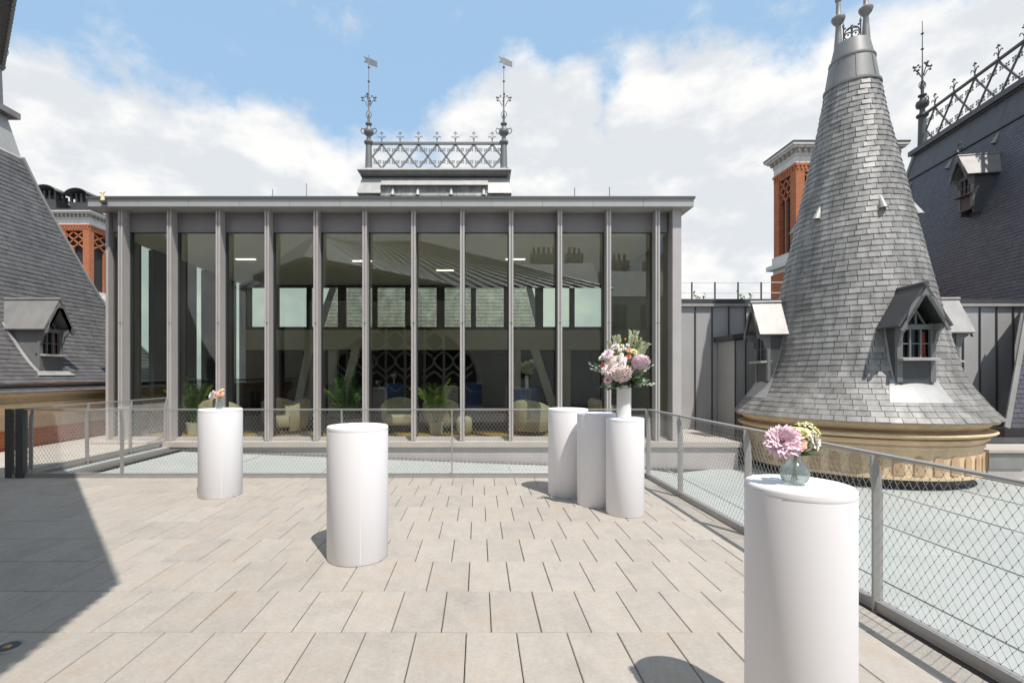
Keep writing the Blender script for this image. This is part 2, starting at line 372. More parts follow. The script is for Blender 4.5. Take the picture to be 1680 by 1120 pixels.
# ------------------------------------------------------------------ railings with cable net
def railing(name, A, B, posts, label, inward, first=True, dark_posts=()):
    A = Vector(A); B = Vector(B); d = (B-A).normalized(); Ln = (B-A).length; inw = Vector(inward)
    t = thing(name, tuple(A), label, 'railing', 'railings with steel cable net round the terrace')
    MB().bar(A+Vector((0,0,.992)), B+Vector((0,0,.992)), .052, .016).build('top_rail', 'steel', t)
    MB().bar(A+Vector((0,0,.055)), B+Vector((0,0,.055)), .05, .012).bar(A+inw*.02+Vector((0,0,.028)), B+inw*.02+Vector((0,0,.028)), .01, .05).build('bottom_rail', 'steel', t)
    for i, s in enumerate(posts):
        P = A+d*s; q = inw
        # knife-shaped flat post, leaning in towards the top
        prof = [(-.038,-.05),(.022,-.05),(.022,.72),(.012,.86),(-.022,.984),(-.05,.984),(-.05,.9),(-.038,.74)]
        MB().prism([P-d*.008+q*(-a)+Vector((0,0,z)) for a, z in prof], d*.016).build('post', 'steel', t)
    m = MB(); w, h = .052, .083; z0, z1 = .075, .972; r = .0014; H = z1-z0; n = int(Ln/w)
    w = Ln/n; slope = w/h                      # horizontal travel per metre of height = w/2 per h/2
    def wire(s0, za, s1, zb):
        a = A+d*s0+Vector((0,0,za)); b = A+d*s1+Vector((0,0,zb)); m.path([a, b], r, 3, False)
    k = -int(H*slope/w)-1
    for i in range(k, n+1):
        for sgn in (1, -1):
            s0 = i*w if sgn > 0 else Ln-i*w
            za, zb = z0, z1; s1 = s0+sgn*H*slope
            lo, hi = (s0, s1) if sgn > 0 else (s1, s0)
            # clip to 0..Ln
            ta, tb = 0.0, 1.0
            if sgn > 0:
                if s0 < 0: ta = -s0/(s1-s0)
                if s1 > Ln: tb = (Ln-s0)/(s1-s0)
            else:
                if s0 > Ln: ta = (s0-Ln)/(s0-s1)
                if s1 < 0: tb = s0/(s0-s1)
            if tb-ta < .01: continue
            wire(s0+(s1-s0)*ta, za+(zb-za)*ta, s0+(s1-s0)*tb, za+(zb-za)*tb)
    for z in (z0, z1): m.path([A+Vector((0,0,z)), B+Vector((0,0,z))], .0022, 4, False)
    m.build('cable_net', 'wire', t, kind='stuff')
    fm = MB(); j = 0; z = z0
    while z < z1:
        for i in range(n):
            c = A+d*((i+(.5 if j % 2 else 0))*w)+Vector((0,0,z)); e = .0034
            fm.add([c+d*e, c+inw*e, c-d*e, c-inw*e, c+Vector((0,0,.006)), c-Vector((0,0,.006))], [(0,1,4),(1,2,4),(2,3,4),(3,0,4),(1,0,5),(2,1,5),(3,2,5),(0,3,5)])
        z += h/2; j += 1
    fm.build('net_ferrules', 'ferrule', t, kind='stuff')
    return t
# back railing
XL = -6.80
tb = railing('cable_railing', (XL, 7.10, 0), (2.44, 7.10, 0), [.02+1.595+k*1.6 for k in range(5)], 'long steel railing with cable net in front of the glass pavilion', (0, -1, 0))
MB().box(XL-.06, XL+.02, 7.06, 7.13, -.05, 1.0).build('end_post', 'steel_dark', tb)
tr_ = railing('cable_railing', (2.46, 7.06, 0), (2.62, .2, 0), [.02, 1.08, 2.52, 3.95, 5.4, 6.8], 'steel railing with cable net beside the slate tower', (-1, 0, 0))
MB().prism([(2.494,-2.9,-.05),(2.72,-2.9,-.05),(2.53,7.1,-.05),(2.494,7.1,-.05)], (0,0,.03)).build('shadow_gap_strip', 'joint', bpy.data.objects['terrace_floor'])  # dark strip that paints in the shadow gap between paving and railing
tl = railing('cable_railing', (XL, 7.2, 0), (XL, 10.62, 0), [.2, 1.26, 2.31, 3.38], 'short steel railing with cable net beside the walkway and slate roof', (1, 0, 0))
MB().box(XL+.10, XL+.21, 7.05, 7.13, -.05, 1.0).build('end_post', 'steel_dark', tb)

# ------------------------------------------------------------------ slates
def slate_piece(m, bl, br, tl_, tr2, nrm, t=.014):
    n = Vector(nrm); bl, br, tl_, tr2 = map(Vector, (bl, br, tl_, tr2))
    m.tone = min(1, max(0, random.gauss(.5, .22)))
    if random.random() < .04: m.tone = random.choice((0, .05, .95, 1))
    tt = t*random.uniform(.85, 1.3); jl = random.uniform(-.12, .12)*t; e = n*.001
    m.add([bl+n*(tt+jl), br+n*(tt-jl), tr2+n*.003, tl_+n*.003, bl+e, br+e], [(0,1,2,3),(0,4,5,1),(0,3,4),(1,5,2)])
def place_slates(slates, parent, material, limit=300):
    "slates: list of (visible size, bl, br, tl, tr, n); the largest ones are objects of their own"
    slates.sort(key=lambda q: -q[0]); rest = MB()
    for i, q in enumerate(slates):
        m = MB() if i < limit else rest
        slate_piece(m, *q[1:6])
        if i < limit: m.build('slate', material, parent)
    if rest.v: rest.build('slates', material, parent, kind='stuff')
def vis_area(c, n, a):
    d = Vector((0,0,1.5))-c; D = d.length; x, y, z = c
    if y < .5: return 0
    u = 785+x/y*800; v = 614-(z-1.5)/y*800
    if not (0 < u < 1680 and 0 < v < 1120): return 0
    return max(0, n.dot(d)/D)*a/D**2
def interp(prof, z):
    for (z0, r0), (z1, r1) in zip(prof, prof[1:]):
        if z <= z1: return r0+(r1-r0)*(z-z0)/(z1-z0)
    return prof[-1][1]
def resample(prof, step):
    "walk along a polyline of 2D points in equal steps"
    out = [prof[0]]; acc = 0
    for (a, b), (c, d) in zip(prof, prof[1:]):
        L_ = math.hypot(c-a, d-b); s = step-acc
        while s <= L_:
            out.append((a+(c-a)*s/L_, b+(d-b)*s/L_)); s += step
        acc = L_-(s-step)
    return out
def smooth_prof(p, n=3):
    "Catmull-Rom"
    out = []
    for i in range(len(p)-1):
        a = p[max(i-1, 0)]; b = p[i]; c = p[i+1]; d = p[min(i+2, len(p)-1)]
        for k in range(n):
            t = k/n; out.append(tuple(.5*((2*b[j])+(-a[j]+c[j])*t+(2*a[j]-5*b[j]+4*c[j]-d[j])*t*t+(-a[j]+3*b[j]-3*c[j]+d[j])*t**3) for j in (0, 1)))
    out.append(p[-1]); return out

def dormer(parent, P, out, zb, back=1.3, s=1.0, roofm='lead', bodym='lead', light=True, w=.60):
    "gabled dormer window; P = middle of its front at height zb, out = direction it faces"
    o = Vector(out).normalized(); r = Vector((-o.y, o.x, 0)); P = Vector(P); P.z = zb
    def T(a, b, c): return P+r*(a*s)+o*(b*s)+Vector((0,0,c*s))
    hw = w/2
    body = MB()
    # cheeks (sides), apron, corner posts
    for sg in (-1, 1):
        a0, a1 = (hw-.05)*sg, hw*sg
        body.hexa([T(a0,-back,-.2),T(a0,-.04,-.2),T(a1,-.04,-.2),T(a1,-back,-.2),T(a0,-back,1.02),T(a0,-.04,1.02),T(a1,-.04,1.02),T(a1,-back,1.02)])
    dm = body.build('dormer', bodym, parent)
    fr = MB()
    for sg in (-1, 1):
        fr.hexa([T(sg*(hw-.075),-.06,0),T(sg*(hw-.075),.0,0),T(sg*(hw+.012),.0,0),T(sg*(hw+.012),-.06,0),T(sg*(hw-.075),-.06,1.04),T(sg*(hw-.075),.0,1.04),T(sg*(hw+.012),.0,1.04),T(sg*(hw+.012),-.06,1.04)])
        # carved bracket under the eave
        fr.prism([T(sg*(hw-.04),.0,.66),T(sg*(hw-.04),.05,.74),T(sg*(hw-.04),.07,.86),T(sg*(hw-.04),.17,.94),T(sg*(hw-.04),.17,1.03),T(sg*(hw-.04),.0,1.03)], r*(.05*sg*s))
    fr.hexa([T(-hw+.07,-.06,.94),T(-hw+.07,-.005,.94),T(hw-.07,-.005,.94),T(hw-.07,-.06,.94),T(-hw+.07,-.06,1.03),T(-hw+.07,-.005,1.03),T(hw-.07,-.005,1.03),T(hw-.07,-.06,1.03)])
    fr.build('frame', 'painted_wood', dm)
    ap = MB(); ap.hexa([T(-hw+.05,-.08,-.06),T(-hw+.05,-.012,-.06),T(hw-.05,-.012,-.06),T(hw-.05,-.08,-.06),T(-hw+.05,-.08,.40),T(-hw+.05,-.012,.40),T(hw-.05,-.012,.40),T(hw-.05,-.08,.40)]).build('apron', bodym, dm)
    sl = MB(); sl.hexa([T(-hw+.0,-.1,.40),T(-hw+.0,.13,.385),T(hw-.0,.13,.385),T(hw-.0,-.1,.40),T(-hw+.0,-.1,.45),T(-hw+.0,.13,.425),T(hw-.0,.13,.425),T(hw-.0,-.1,.45)]).build('sill', 'lead_light' if light else bodym, dm)
    mu = MB()
    for a in (-.085, .085): mu.hexa([T(a-.014,-.07,.44),T(a-.014,-.025,.44),T(a+.014,-.025,.44),T(a+.014,-.07,.44),T(a-.014,-.07,.95),T(a-.014,-.025,.95),T(a+.014,-.025,.95),T(a+.014,-.07,.95)])
    mu.bar(T(-hw+.07,-.05,.69), T(hw-.07,-.05,.69), .02*s, .02*s); mu.bar(T(0,-.04,1.0), T(0,-.04,1.45), .03*s, .04*s, o)
    mu.bar(T(0,-.04,1.3), T(.15,-.04,1.03), .025*s, .03*s, o); mu.bar(T(0,-.04,1.3), T(-.15,-.04,1.03), .025*s, .03*s, o)
    mu.build('glazing_bars', 'painted_wood', dm)
    pn = MB(); pn.hexa([T(-hw+.05,-.16,.4),T(-hw+.05,-.09,.4),T(hw-.05,-.09,.4),T(hw-.05,-.16,.4),T(-hw+.05,-.16,1.05),T(-hw+.05,-.09,1.05),T(hw-.05,-.09,1.05),T(hw-.05,-.16,1.05)])
    pn.prism([T(-hw+.03,-.12,1.05),T(hw-.03,-.12,1.05),T(0,-.12,1.58)], -o*.05*s); pn.build('pane', 'window_dark', dm)
    cu = MB()
    for a in (.13,): cu.hexa([T(a,-.085,.45),T(a,-.075,.45),T(a+.07,-.075,.45),T(a+.07,-.085,.45),T(a,-.085,.9),T(a,-.075,.9),T(a+.045,-.075,.9),T(a+.045,-.085,.9)])
    cu.build('curtain', 'red_curtain', dm)
    # gabled roof: two thick slopes with overhang; barge boards with an arched inner edge
    ex, ez, rz = hw+.10, .97, 1.66; fo = .20
    for sg in (-1, 1):
        n = Vector(((rz-ez), 0, ex)).normalized()*.045
        def Q(a, b, c, k=0): return T(sg*(a+n.x*k), b, c+n.z*k)
        rf = MB(); rf.hexa([Q(ex,-back,ez),Q(ex,fo,ez),Q(0,fo,rz),Q(0,-back,rz),Q(ex,-back,ez,1),Q(ex,fo,ez,1),Q(0,fo,rz,1),Q(0,-back,rz,1)])
        rf = rf.build('dormer_roof', roofm, dm)
        pts = [Q(ex,fo-.02,ez-.06),Q(ex-.05,fo-.02,ez-.07)]
        for k in range(9):
            q = k/8*math.pi/2; pts.append(Q((ex-.10)*math.cos(q), fo-.02, ez+.02+(rz-ez-.16)*math.sin(q)**.9))
        pts += [Q(0,fo-.02,rz-.02)]
        MB().prism(pts, o*.035*s).build('barge_board', 'painted_wood', dm)
    MB().path([T(0,-back,rz+.06), T(0,fo+.03,rz+.06)], .042*s, 8).build('ridge_roll', roofm, dm, smooth=40)
    return dm, T

def nose_vent(parent, P, out, s=1.0, m='lead_light'):
    o = Vector(out).normalized(); r = Vector((-o.y, o.x, 0)); P = Vector(P); mb = MB(); n = 8
    vs = []; 
    for k in range(n+1):
        a = math.pi*k/n; vs.append(P+r*(.065*s*math.cos(a))+o*(.02+.10*s*math.sin(a)))
    for k in range(n+1):
        a = math.pi*k/n; vs.append(P+r*(.028*s*math.cos(a))+o*(-.10*s+.03*s*math.sin(a))+Vector((0,0,.30*s)))
    mb.add(vs, [(k, k+1, n+2+k, n+1+k) for k in range(n)]).build('roof_vent', m, parent, smooth=60)
    MB().add([P+r*(.05*s*math.cos(math.pi*k/n))+o*(.02+.085*s*math.sin(math.pi*k/n))+Vector((0,0,.012)) for k in range(n+1)], [tuple(range(n+1))]).build('vent_mouth', 'window_dark', parent)

# ------------------------------------------------------------------ round slate tower
def tower():
    C = Vector((8.025, 10.48, 0)); phi = R(37.44)
    t = thing('slate_tower', (C.x, C.y, -.6), 'round tower with tall conical grey slate roof on a stone cornice behind the railing', 'tower')
    raw = [(.66,2.25),(.83,2.12),(1.0,2.0),(1.333,1.80),(1.675,1.665),(2.087,1.57),(3.116,1.355),(3.826,1.215),(4.41,1.10),(4.96,.985),(5.66,.85),(6.21,.735),(6.855,.61),(7.61,.488)]
    prof = [(r, z) for z, r in smooth_prof(raw, 4)]
    zr = [(z, r) for r, z in prof]
    MB().lathe([(r-.012, z) for r, z in prof], C, 96).build('underlay', 'slate_under', t, smooth=60)
    rows = resample(prof, .118); sl = []
    for j in range(len(rows)-1):
        (r0, z0), (r1, z1) = rows[j], rows[j+1]
        n = max(14, round(2*math.pi*r0/.195)); off = random.random()*.2+(.5 if j % 2 else 0)
        sn = Vector((z1-z0, r0-r1)).normalized()
        edges = [2*math.pi*(k+off+random.uniform(-.05, .05))/n for k in range(n)]
        for k in range(n):
            a = edges[k]; b = edges[(k+1) % n]+(2*math.pi if k == n-1 else 0); g = .0036/r0
            a += g; b -= g; mid = (a+b)/2
            nn = Vector((math.cos(mid)*sn.x, math.sin(mid)*sn.x, sn.y))
            jz = random.uniform(-.0035, .0035)
            f = lambda an, rr, zz: C+Vector((math.cos(an)*rr, math.sin(an)*rr, zz))
            c = f(mid, r0, z0)
            sl.append((vis_area(c, nn, r0*(b-a)*.118), f(a, r0, z0+jz), f(b, r0, z0+jz), f(a, r1-.004, z1+.01), f(b, r1-.004, z1+.01), nn))
    place_slates(sl, t, 'slate_tower')
    # stone cornice and drum
    st = [(1.97,-.35),(1.97,.16),(2.0,.165),(2.0,.22),(1.975,.225),(1.975,.25),(2.06,.30),(2.06,.34),(2.0,.345),(2.02,.37),(2.15,.40),(2.175,.43),(2.15,.455),(1.96,.465),(1.96,.50),(2.04,.52),(2.10,.58),(2.10,.60),(2.19,.61),(2.19,.665),(1.9,.68)]
    MB().lathe(st, C, 128).build('cornice', 'stone', t, smooth=35)
    # little round-headed blocks round the drum
    for k in range(40):
        a = 2*math.pi*k/40
        if not (math.pi*.8 < a < math.pi*1.95): continue
        e = Vector((math.cos(a), math.sin(a), 0)); q = Vector((-e.y, e.x, 0)); P = C+e*1.945
        pts = [P+q*(-.085)+Vector((0,0,-.28)), P+q*.085+Vector((0,0,-.28))]+[P+q*(.085*math.cos(x))+Vector((0,0,-.04+.10*math.sin(x))) for x in [math.pi*i/8 for i in range(9)]]
        MB().prism(pts, e*.045).build('arched_block', 'stone_brown', t)
    MB().lathe([(1.99,-.36),(1.99,-.30),(1.93,-.29)], C, 96).build('string_course', 'stone', t, smooth=35)
    MB().lathe([(1.80,-.62),(1.80,-.36),(1.93,-.33)], C, 96).build('base', 'black_lead', t, smooth=35)
    # dormers facing three ways
    fl = lambda b: Vector((-math.sin(phi)*math.cos(b)+math.cos(phi)*math.sin(b), -math.cos(phi)*math.cos(b)-math.sin(phi)*math.sin(b), 0))
    for b in (R(30), R(-60), R(120)):
        o = fl(b); P = C+o*1.83
        dormer(t, P, o, 1.36, back=.75, roofm='lead' if b != R(30) else 'lead_dark', bodym='lead_dark')
        # lead apron dressed down over the slates under the window
        ca = math.atan2(o.y, o.x); ap = MB(); nv, nu = 7, 8; vs = []
        for i in range(nv+1):
            z = 1.0+.42*i/nv; rr = interp(zr, z)+.022; half = (.52-.14*i/nv)/rr
            for k in range(nu+1):
                a = ca-half+2*half*k/nu; vs.append(C+Vector((math.cos(a)*rr, math.sin(a)*rr, z)))
        ap.add(vs, [(i*(nu+1)+k, i*(nu+1)+k+1, (i+1)*(nu+1)+k+1, (i+1)*(nu+1)+k) for i in range(nv) for k in range(nu)])
        for sg in (-1, 1):       # side flashings
            vs = []
            for i in range(11):
                z = 1.40+.95*i/10; rr = interp(zr, z)+.02
                for u in (.30, .335):
                    a = ca+sg*u/rr; vs.append(C+Vector((math.cos(a)*rr, math.sin(a)*rr, z)))
            ap.add(vs, [(2*i, 2*i+1, 2*i+3, 2*i+2) for i in range(10)])
        ap.build('lead_apron', 'lead_light', t, smooth=40)
    for b in (-33, 27, -93, 87):
        o = fl(R(b)); z = 4.72; nose_vent(t, C+o*(interp(zr, z))+Vector((0,0,z)), o, 1.05)
    # lead cap, rolls
    cap = [(.50,7.58),(.515,7.60),(.515,7.64),(.475,7.66),(.40,8.17),(.415,8.18),(.415,8.215),(.385,8.23),(.315,8.57),(.30,8.58),(0,8.59)]
    MB().lathe(cap, C, 48).build('lead_cap', 'lead', t, smooth=35)
    for k in range(8):
        a = 2*math.pi*k/8+.3; e = Vector((math.cos(a), math.sin(a), 0)); MB().bar(C+e*.478+Vector((0,0,7.67)), C+e*.405+Vector((0,0,8.16)), .012, .012, e).build('lead_seam', 'lead', t)
    rt = Vector((math.cos(phi), -math.sin(phi), 0))
    for sg in (-1, 1):
        P = C+rt*(.235*sg)
        pr = [(.082,8.40),(.08,8.60),(.062,8.85),(.048,9.08),(.06,9.10),(.105,9.16),(.13,9.22),(.128,9.25),(.06,9.30),(.045,9.33),(.04,9.60),(.062,9.63),(.062,9.67),(.035,9.71),(.055,9.80),(.062,9.87),(.045,9.95),(.022,10.03),(.015,10.7),(.0,10.8)]
        f = MB().lathe(pr, P, 24).build('finial', 'lead', t, smooth=35)
    # pierced gothic crest between the finials
    C0 = C; C = C0-Vector((math.sin(phi), math.cos(phi), 0))*.26; cr = MB(); Z = 8.575
    def arc(cx, cz, r_, a0, a1, w=.011, n=8): cr.path([C+rt*(cx+r_*math.cos(a0+(a1-a0)*i/n))+Vector((0,0,Z+cz+r_*math.sin(a0+(a1-a0)*i/n))) for i in range(n+1)], w, 5)
    for sg in (-1, 1):
        cr.path([C+rt*(sg*.125)+Vector((0,0,Z)), C+rt*(sg*.125)+Vector((0,0,Z+.20))], .012, 5)
        cr.path([C+rt*(sg*.125)+Vector((0,0,Z+.20)), C+rt*(sg*.125)+Vector((0,0,Z+.25)), C+rt*(sg*.125)+Vector((0,0,Z+.32))], [.008,.022,.001], 6)
        arc(sg*.055, .06, .055, R(90)-sg*R(150), R(90)+sg*R(170))
        arc(sg*.015, .10, .09, R(90)-sg*R(95), R(90)-sg*R(5)); arc(sg*.085, .235, .08, R(270), R(270)-sg*R(80))
        cr.ball(C+rt*(sg*.055)+Vector((0,0,Z+.075)), .018, 6, 4); cr.ball(C+rt*(sg*.10)+Vector((0,0,Z+.20)), .018, 6, 4)
    cr.path([C+Vector((0,0,Z)), C+Vector((0,0,Z+.16))], .012, 5); cr.ball(C+Vector((0,0,Z+.17)), .026, 6, 4); cr.ball(C+Vector((0,0,Z+.13)), .022, 6, 4)
    cr.v = [(C.x+(x-C.x)*1.15, C.y+(y-C.y)*1.15, Z+(z-Z)*1.25) for x, y, z in cr.v]
    cr.build('iron_crest', 'iron', t)
tower()

# ------------------------------------------------------------------ roof crestings
def fleur(mb, P, u, s=1.0):
    u = Vector(u); P = Vector(P); Zv = Vector((0,0,1))
    mb.path([P, P+Zv*.30*s], [.014*s, .010*s], 5)
    for sg in (-1, 1):
        pts = [P+u*(sg*a*s)+Zv*(b*s) for a, b in [(0,.05),(.02,.13),(.06,.205),(.115,.225),(.14,.19),(.135,.165)]]
        mb.path(pts, [.010*s,.014*s,.016*s,.014*s,.012*s,.010*s], 5)
        mb.ball(P+u*(sg*.045*s)+Zv*.335*s, .024*s, 6, 4)
    mb.ball(P+Zv*.375*s, .027*s, 6, 4); mb.ball(P+Zv*.335*s, .02*s, 6, 4); mb.ball(P+Zv*.045*s, (.03*s,.03*s,.014*s), 6, 4)
def floret(mb, P, u, s):
    u = Vector(u); Zv = Vector((0,0,1)); nn = u.cross(Zv)*.008
    for a in (45, 135, 225, 315):
        d = u*math.cos(R(a))+Zv*math.sin(R(a)); q = u*-math.sin(R(a))+Zv*math.cos(R(a))
        mb.prism([P+d*.008*s, P+d*.055*s+q*.034*s, P+d*.10*s, P+d*.055*s-q*.034*s], nn)
def cresting(parent, A, B, n, h, m='iron', s=1.0, nf=None):
    A = Vector(A); B = Vector(B); d = (B-A)/n; u = d.normalized(); Zv = Vector((0,0,1))
    c = MB().bar(A+Zv*h, B+Zv*h, .11, .09).build('cresting', m, parent)
    MB().bar(A+Zv*.03, B+Zv*.03, .12, .05).build('foot_rail', m, c)
    lat = MB()
    for i in range(n):
        a = A+d*i; b = a+d
        mid = (a+b)/2
        lat.bar(a+Zv*h*.5, mid+Zv*(h-.04), .05, .07); lat.bar(mid+Zv*(h-.04), b+Zv*h*.5, .05, .07)
        lat.bar(a+Zv*h*.5, mid+Zv*.05, .045, .07); lat.bar(mid+Zv*.05, b+Zv*h*.5, .045, .07)
        for fx in (.25, .75):
            for fz in (.28, .74):
                floret(lat, a+d*(fx-.11)+Zv*h*fz, u, s*.9); floret(lat, a+d*(fx+.13)+Zv*h*(fz+.02), u, s*.9)
    lat.build('lattice', m, c, kind='stuff')
    f = MB(); fleur(f, A+d*.5+Zv*(h+.045), u, s); f0 = f.build('fleur_de_lis', m, c)
    for i in range(1, n): share(f0, c, d*i)
    return c
def corner_finial(parent, P, h, u, total, m='iron_grey', vane=True, s=1.0):
    P = Vector(P); u = Vector(u); Zv = Vector((0,0,1))
    pr = [(.20,0),(.20,.05),(.15,.09),(.14,.5),(.125,h-.1),(.17,h-.06),(.20,h),(.19,h+.05),(.10,h+.09),(.085,h+.25),(.10,h+.29),(.19,h+.36),(.215,h+.46),(.19,h+.56),(.10,h+.62),(.075,h+.72),(.14,h+.78),(.14,h+.82),(.05,h+.86),(.055,h+1.1),(.035,h+1.3),(.028,h+1.75),(.02,h+2.0)]
    pr = [(r*s, z if z <= h else h+(z-h)*s) for r, z in pr]
    f = MB().lathe(pr, P, 16).build('finial', m, parent, smooth=40)
    top = P+Zv*(h+2.0*s)
    rod = MB().path([P+Zv*(h+1.9*s), P+Zv*total], [.02*s, .011*s], 6)
    for z in (h+2.55*s, h+3.15*s): rod.lathe([(0,0),(.03*s,.03*s),(.06*s,.07*s),(.02*s,.10*s),(0,.11*s)], P+Zv*z, 8)
    rod.build('spike', m, f)
    sc = MB()
    for k in range(4):
        a = math.pi/2*k; e = u*math.cos(a)+u.cross(Zv)*math.sin(a)
        sc.path([P+e*(q*s)+Zv*(h+z*s) for q, z in [(.06,1.55),(.15,1.75),(.24,1.83),(.31,1.92),(.30,1.98)]], .018*s, 5)
        for q, z in [(.30,1.93),(.22,1.92),(.14,1.99),(.27,1.80)]: sc.ball(P+e*(q*s)+Zv*(h+z*s), (.045*s,.045*s,.035*s), 6, 4)
        sc.path([P+e*(q*s)+Zv*(h+z*s) for q, z in [(.05,1.05),(.12,1.16),(.10,1.28),(.03,1.36)]], .016*s, 5)
    for sg in (-1, 1):   # urn handles
        sc.path([P+u*(sg*q*s)+Zv*(h+z*s) for q, z in [(.17,.58),(.30,.62),(.34,.52),(.30,.42),(.20,.38)]], .022*s, 5)
    sc.build('scrolls', m, f, kind='stuff')
    if vane:
        v = MB(); e = u; z = total-.42
        v.prism([P+e*.02+Zv*(z), P+e*.36+Zv*(z-.12), P+e*.36+Zv*(z+.12), P+e*.02+Zv*(z+.28)], u.cross(Zv)*.012)
        v.prism([P-e*.02+Zv*(z+.05), P-e*.02+Zv*(z+.27), P-e*.22+Zv*(z+.36), P-e*.12+Zv*(z+.2), P-e*.22+Zv*(z+.1)], u.cross(Zv)*.012)
        v.build('weather_vane', m, f)
    return f

# ------------------------------------------------------------------ planar slate slopes
def slate_slope(parent, O, u, inward, prof, ext, material, row=.118, wid=.215, limit=300, skip=None):
    """O = point on the eave line, u = level direction along it, inward = level direction up the roof,
       prof = [(run, z)], ext(k) -> (s0, s1) along u for run k"""
    O = Vector(O); u = Vector(u); iw = Vector(inward); rows = resample(prof, row); sl = []
    under = MB(); vs = []
    for k, z in rows:
        s0, s1 = ext(k); vs += [O+u*s0+iw*k+Vector((0,0,z))-iw.cross(Vector((0,0,0)))*0, O+u*s1+iw*k+Vector((0,0,z))]
    under.add(vs, [(2*i, 2*i+1, 2*i+3, 2*i+2) for i in range(len(rows)-1)]).build('underlay', 'slate_under', parent)
    for j in range(len(rows)-1):
        (k0, z0), (k1, z1) = rows[j], rows[j+1]; d = Vector((0,0,z1-z0))+iw*(k1-k0); d.normalize()
        n = (Vector((0,0,1))-d*d.z).normalized(); n = n if n.dot(iw) < 0 else -n
        s0, s1 = ext(k0); t0, t1 = ext(k1); off = (wid/2 if j % 2 else 0)+random.uniform(-.015, .015)
        s = math.floor((s0-off)/wid)*wid+off
        while s < s1:
            a = max(s, s0)+.003; b = min(s+wid, s1)-.003; s += wid+random.uniform(-.006, .006)
            if b-a < .02: continue
            a2 = max(a, t0); b2 = min(b, t1)
            if b2 <= a2: a2 = b2 = (a2+b2)/2
            jz = random.uniform(-.005, .005)
            P = lambda q, k, z, e=0: O+u*q+iw*k+Vector((0,0,z))+n*.004+d*e
            c = P((a+b)/2, k0, z0)
            if skip and skip(c): continue
            sl.append((vis_area(c, n, (b-a)*row), P(a, k0, z0, jz), P(b, k0, z0, jz), P(a2, k1, z1, .008), P(b2, k1, z1, .008), n))
    place_slates(sl, parent, material, limit)

def left_building():
    t = thing('slate_roofed_building', (-9.3, 11, 0), 'long stone building with steep dark slate roof and one gabled dormer beside the walkway', 'building')
    X0, Yc = -9.0, 15.0
    prof = smooth_prof([(0,1.32),(.28,1.55),(.62,1.95),(1.05,2.65),(1.4,3.35),(1.85,4.6),(2.3,5.93),(2.6,6.98)], 4)
    MB().box(-20, -9.32, -2, Yc-.35, -.5, 1.1).build('wall', 'stone', t)
    MB().box(-9.325, -9.30, -2, Yc-.4, -.02, .38).build('brick_plinth', 'brick', t)
    c = MB()
    cp = [(-9.35,.62),(-9.24,.64),(-9.22,.70),(-9.12,.76),(-9.08,.84),(-9.02,.86),(-9.02,.92),(-9.10,.95),(-9.14,1.02),(-9.08,1.08),(-9.0,1.10),(-9.0,1.16),(-9.4,1.17)]
    c.prism([Vector((x, -2, z)) for x, z in cp], (0, Yc-.3+2, 0)).build('cornice', 'stone', t)
    # narrow slate skirt below the gutter
    m = MB()
    for j, (xa, za, xb, zb_) in enumerate([(-8.93,1.14,-9.0,1.20),(-9.0,1.20,-9.07,1.26)]):
        y = 4+(.1 if j else 0)
        while y < Yc-.3: 
            slate_piece(m, (xa, y, za), (xa, y+.21, za), (xb, y, zb_), (xb, y+.21, zb_), (.65, 0, .75)); y += .215
    m.build('slate_skirt', 'slate_grey', t, kind='stuff')
    MB().box(-9.12, -9.0, -2, Yc-.3, 1.262, 1.31).build('gutter', 'steel_dark', t)
    ext = lambda k: (4.0, Yc-k)
    slate_slope(t, (X0, 0, 0), (0,1,0), (-1,0,0), prof, ext, 'slate_grey')
    # lead hip roll and top
    hip = [Vector((X0-k+.01, Yc-k+.0, z+.02)) for k, z in prof]
    MB().path(hip, .05, 6).build('hip_roll', 'lead', t, smooth=40)
    kT, zT = 2.6, 6.98
    def ring(k, z): return [Vector((X0-k, 4, z)), Vector((X0-k, Yc-k, z)), Vector((-18.4, Yc-k, z))]
    lv = [ring(2.58, 6.95), ring(2.62, 7.02), ring(2.80, 7.95)]
    m = MB(); vs = sum(lv, []); m.add(vs, [(i*3+k, i*3+k+1, i*3+k+4, i*3+k+3) for i in range(2) for k in range(2)]); m.build('lead_top', 'lead_light', t)
    MB().box(-18, X0-2.62, 4, Yc-2.62, 7.95, 8.10).build('top_cornice', 'lead', t)
    m = MB(); vs = sum([ring(k, z) for k, z in prof], []); m.add(vs, [(i*3+1, i*3+2, i*3+5, i*3+4) for i in range(len(prof)-1)]); m.build('far_slope', 'slate_grey', t)
    cr = cresting(t, (X0-2.95, 5.5, 8.1), (X0-2.95, Yc-3.15, 8.1), 8, 1.05, 'iron_grey')
    corner_finial(t, (X0-2.95, Yc-2.95, 8.1), 1.05, (0,1,0), 4.6)
    dm, T = dormer(t, (-9.28, 10.60, 0), (1,0,0), 1.53, back=1.5, s=.93, roofm='lead', bodym='painted_wood')
    ap = MB()     # lead apron and curved side flashing
    ap.prism([(-9.16,10.14,1.47),(-9.16,11.06,1.47),(-9.25,10.98,1.56),(-9.25,10.22,1.56)], (.02,0,.012))
    xr = lambda z: X0-interp([(b, a) for a, b in prof], z)
    for sg in (-1, 1):
        vs = []
        for i in range(13):
            z = 1.55+1.05*i/12
            for e in (0, .09): vs.append((xr(z)+.03, 10.60+sg*(.30+e), z))
        ap.add(vs, [(2*i, 2*i+1, 2*i+3, 2*i+2) for i in range(12)])
    ap.build('lead_apron', 'lead_light', t)
left_building()

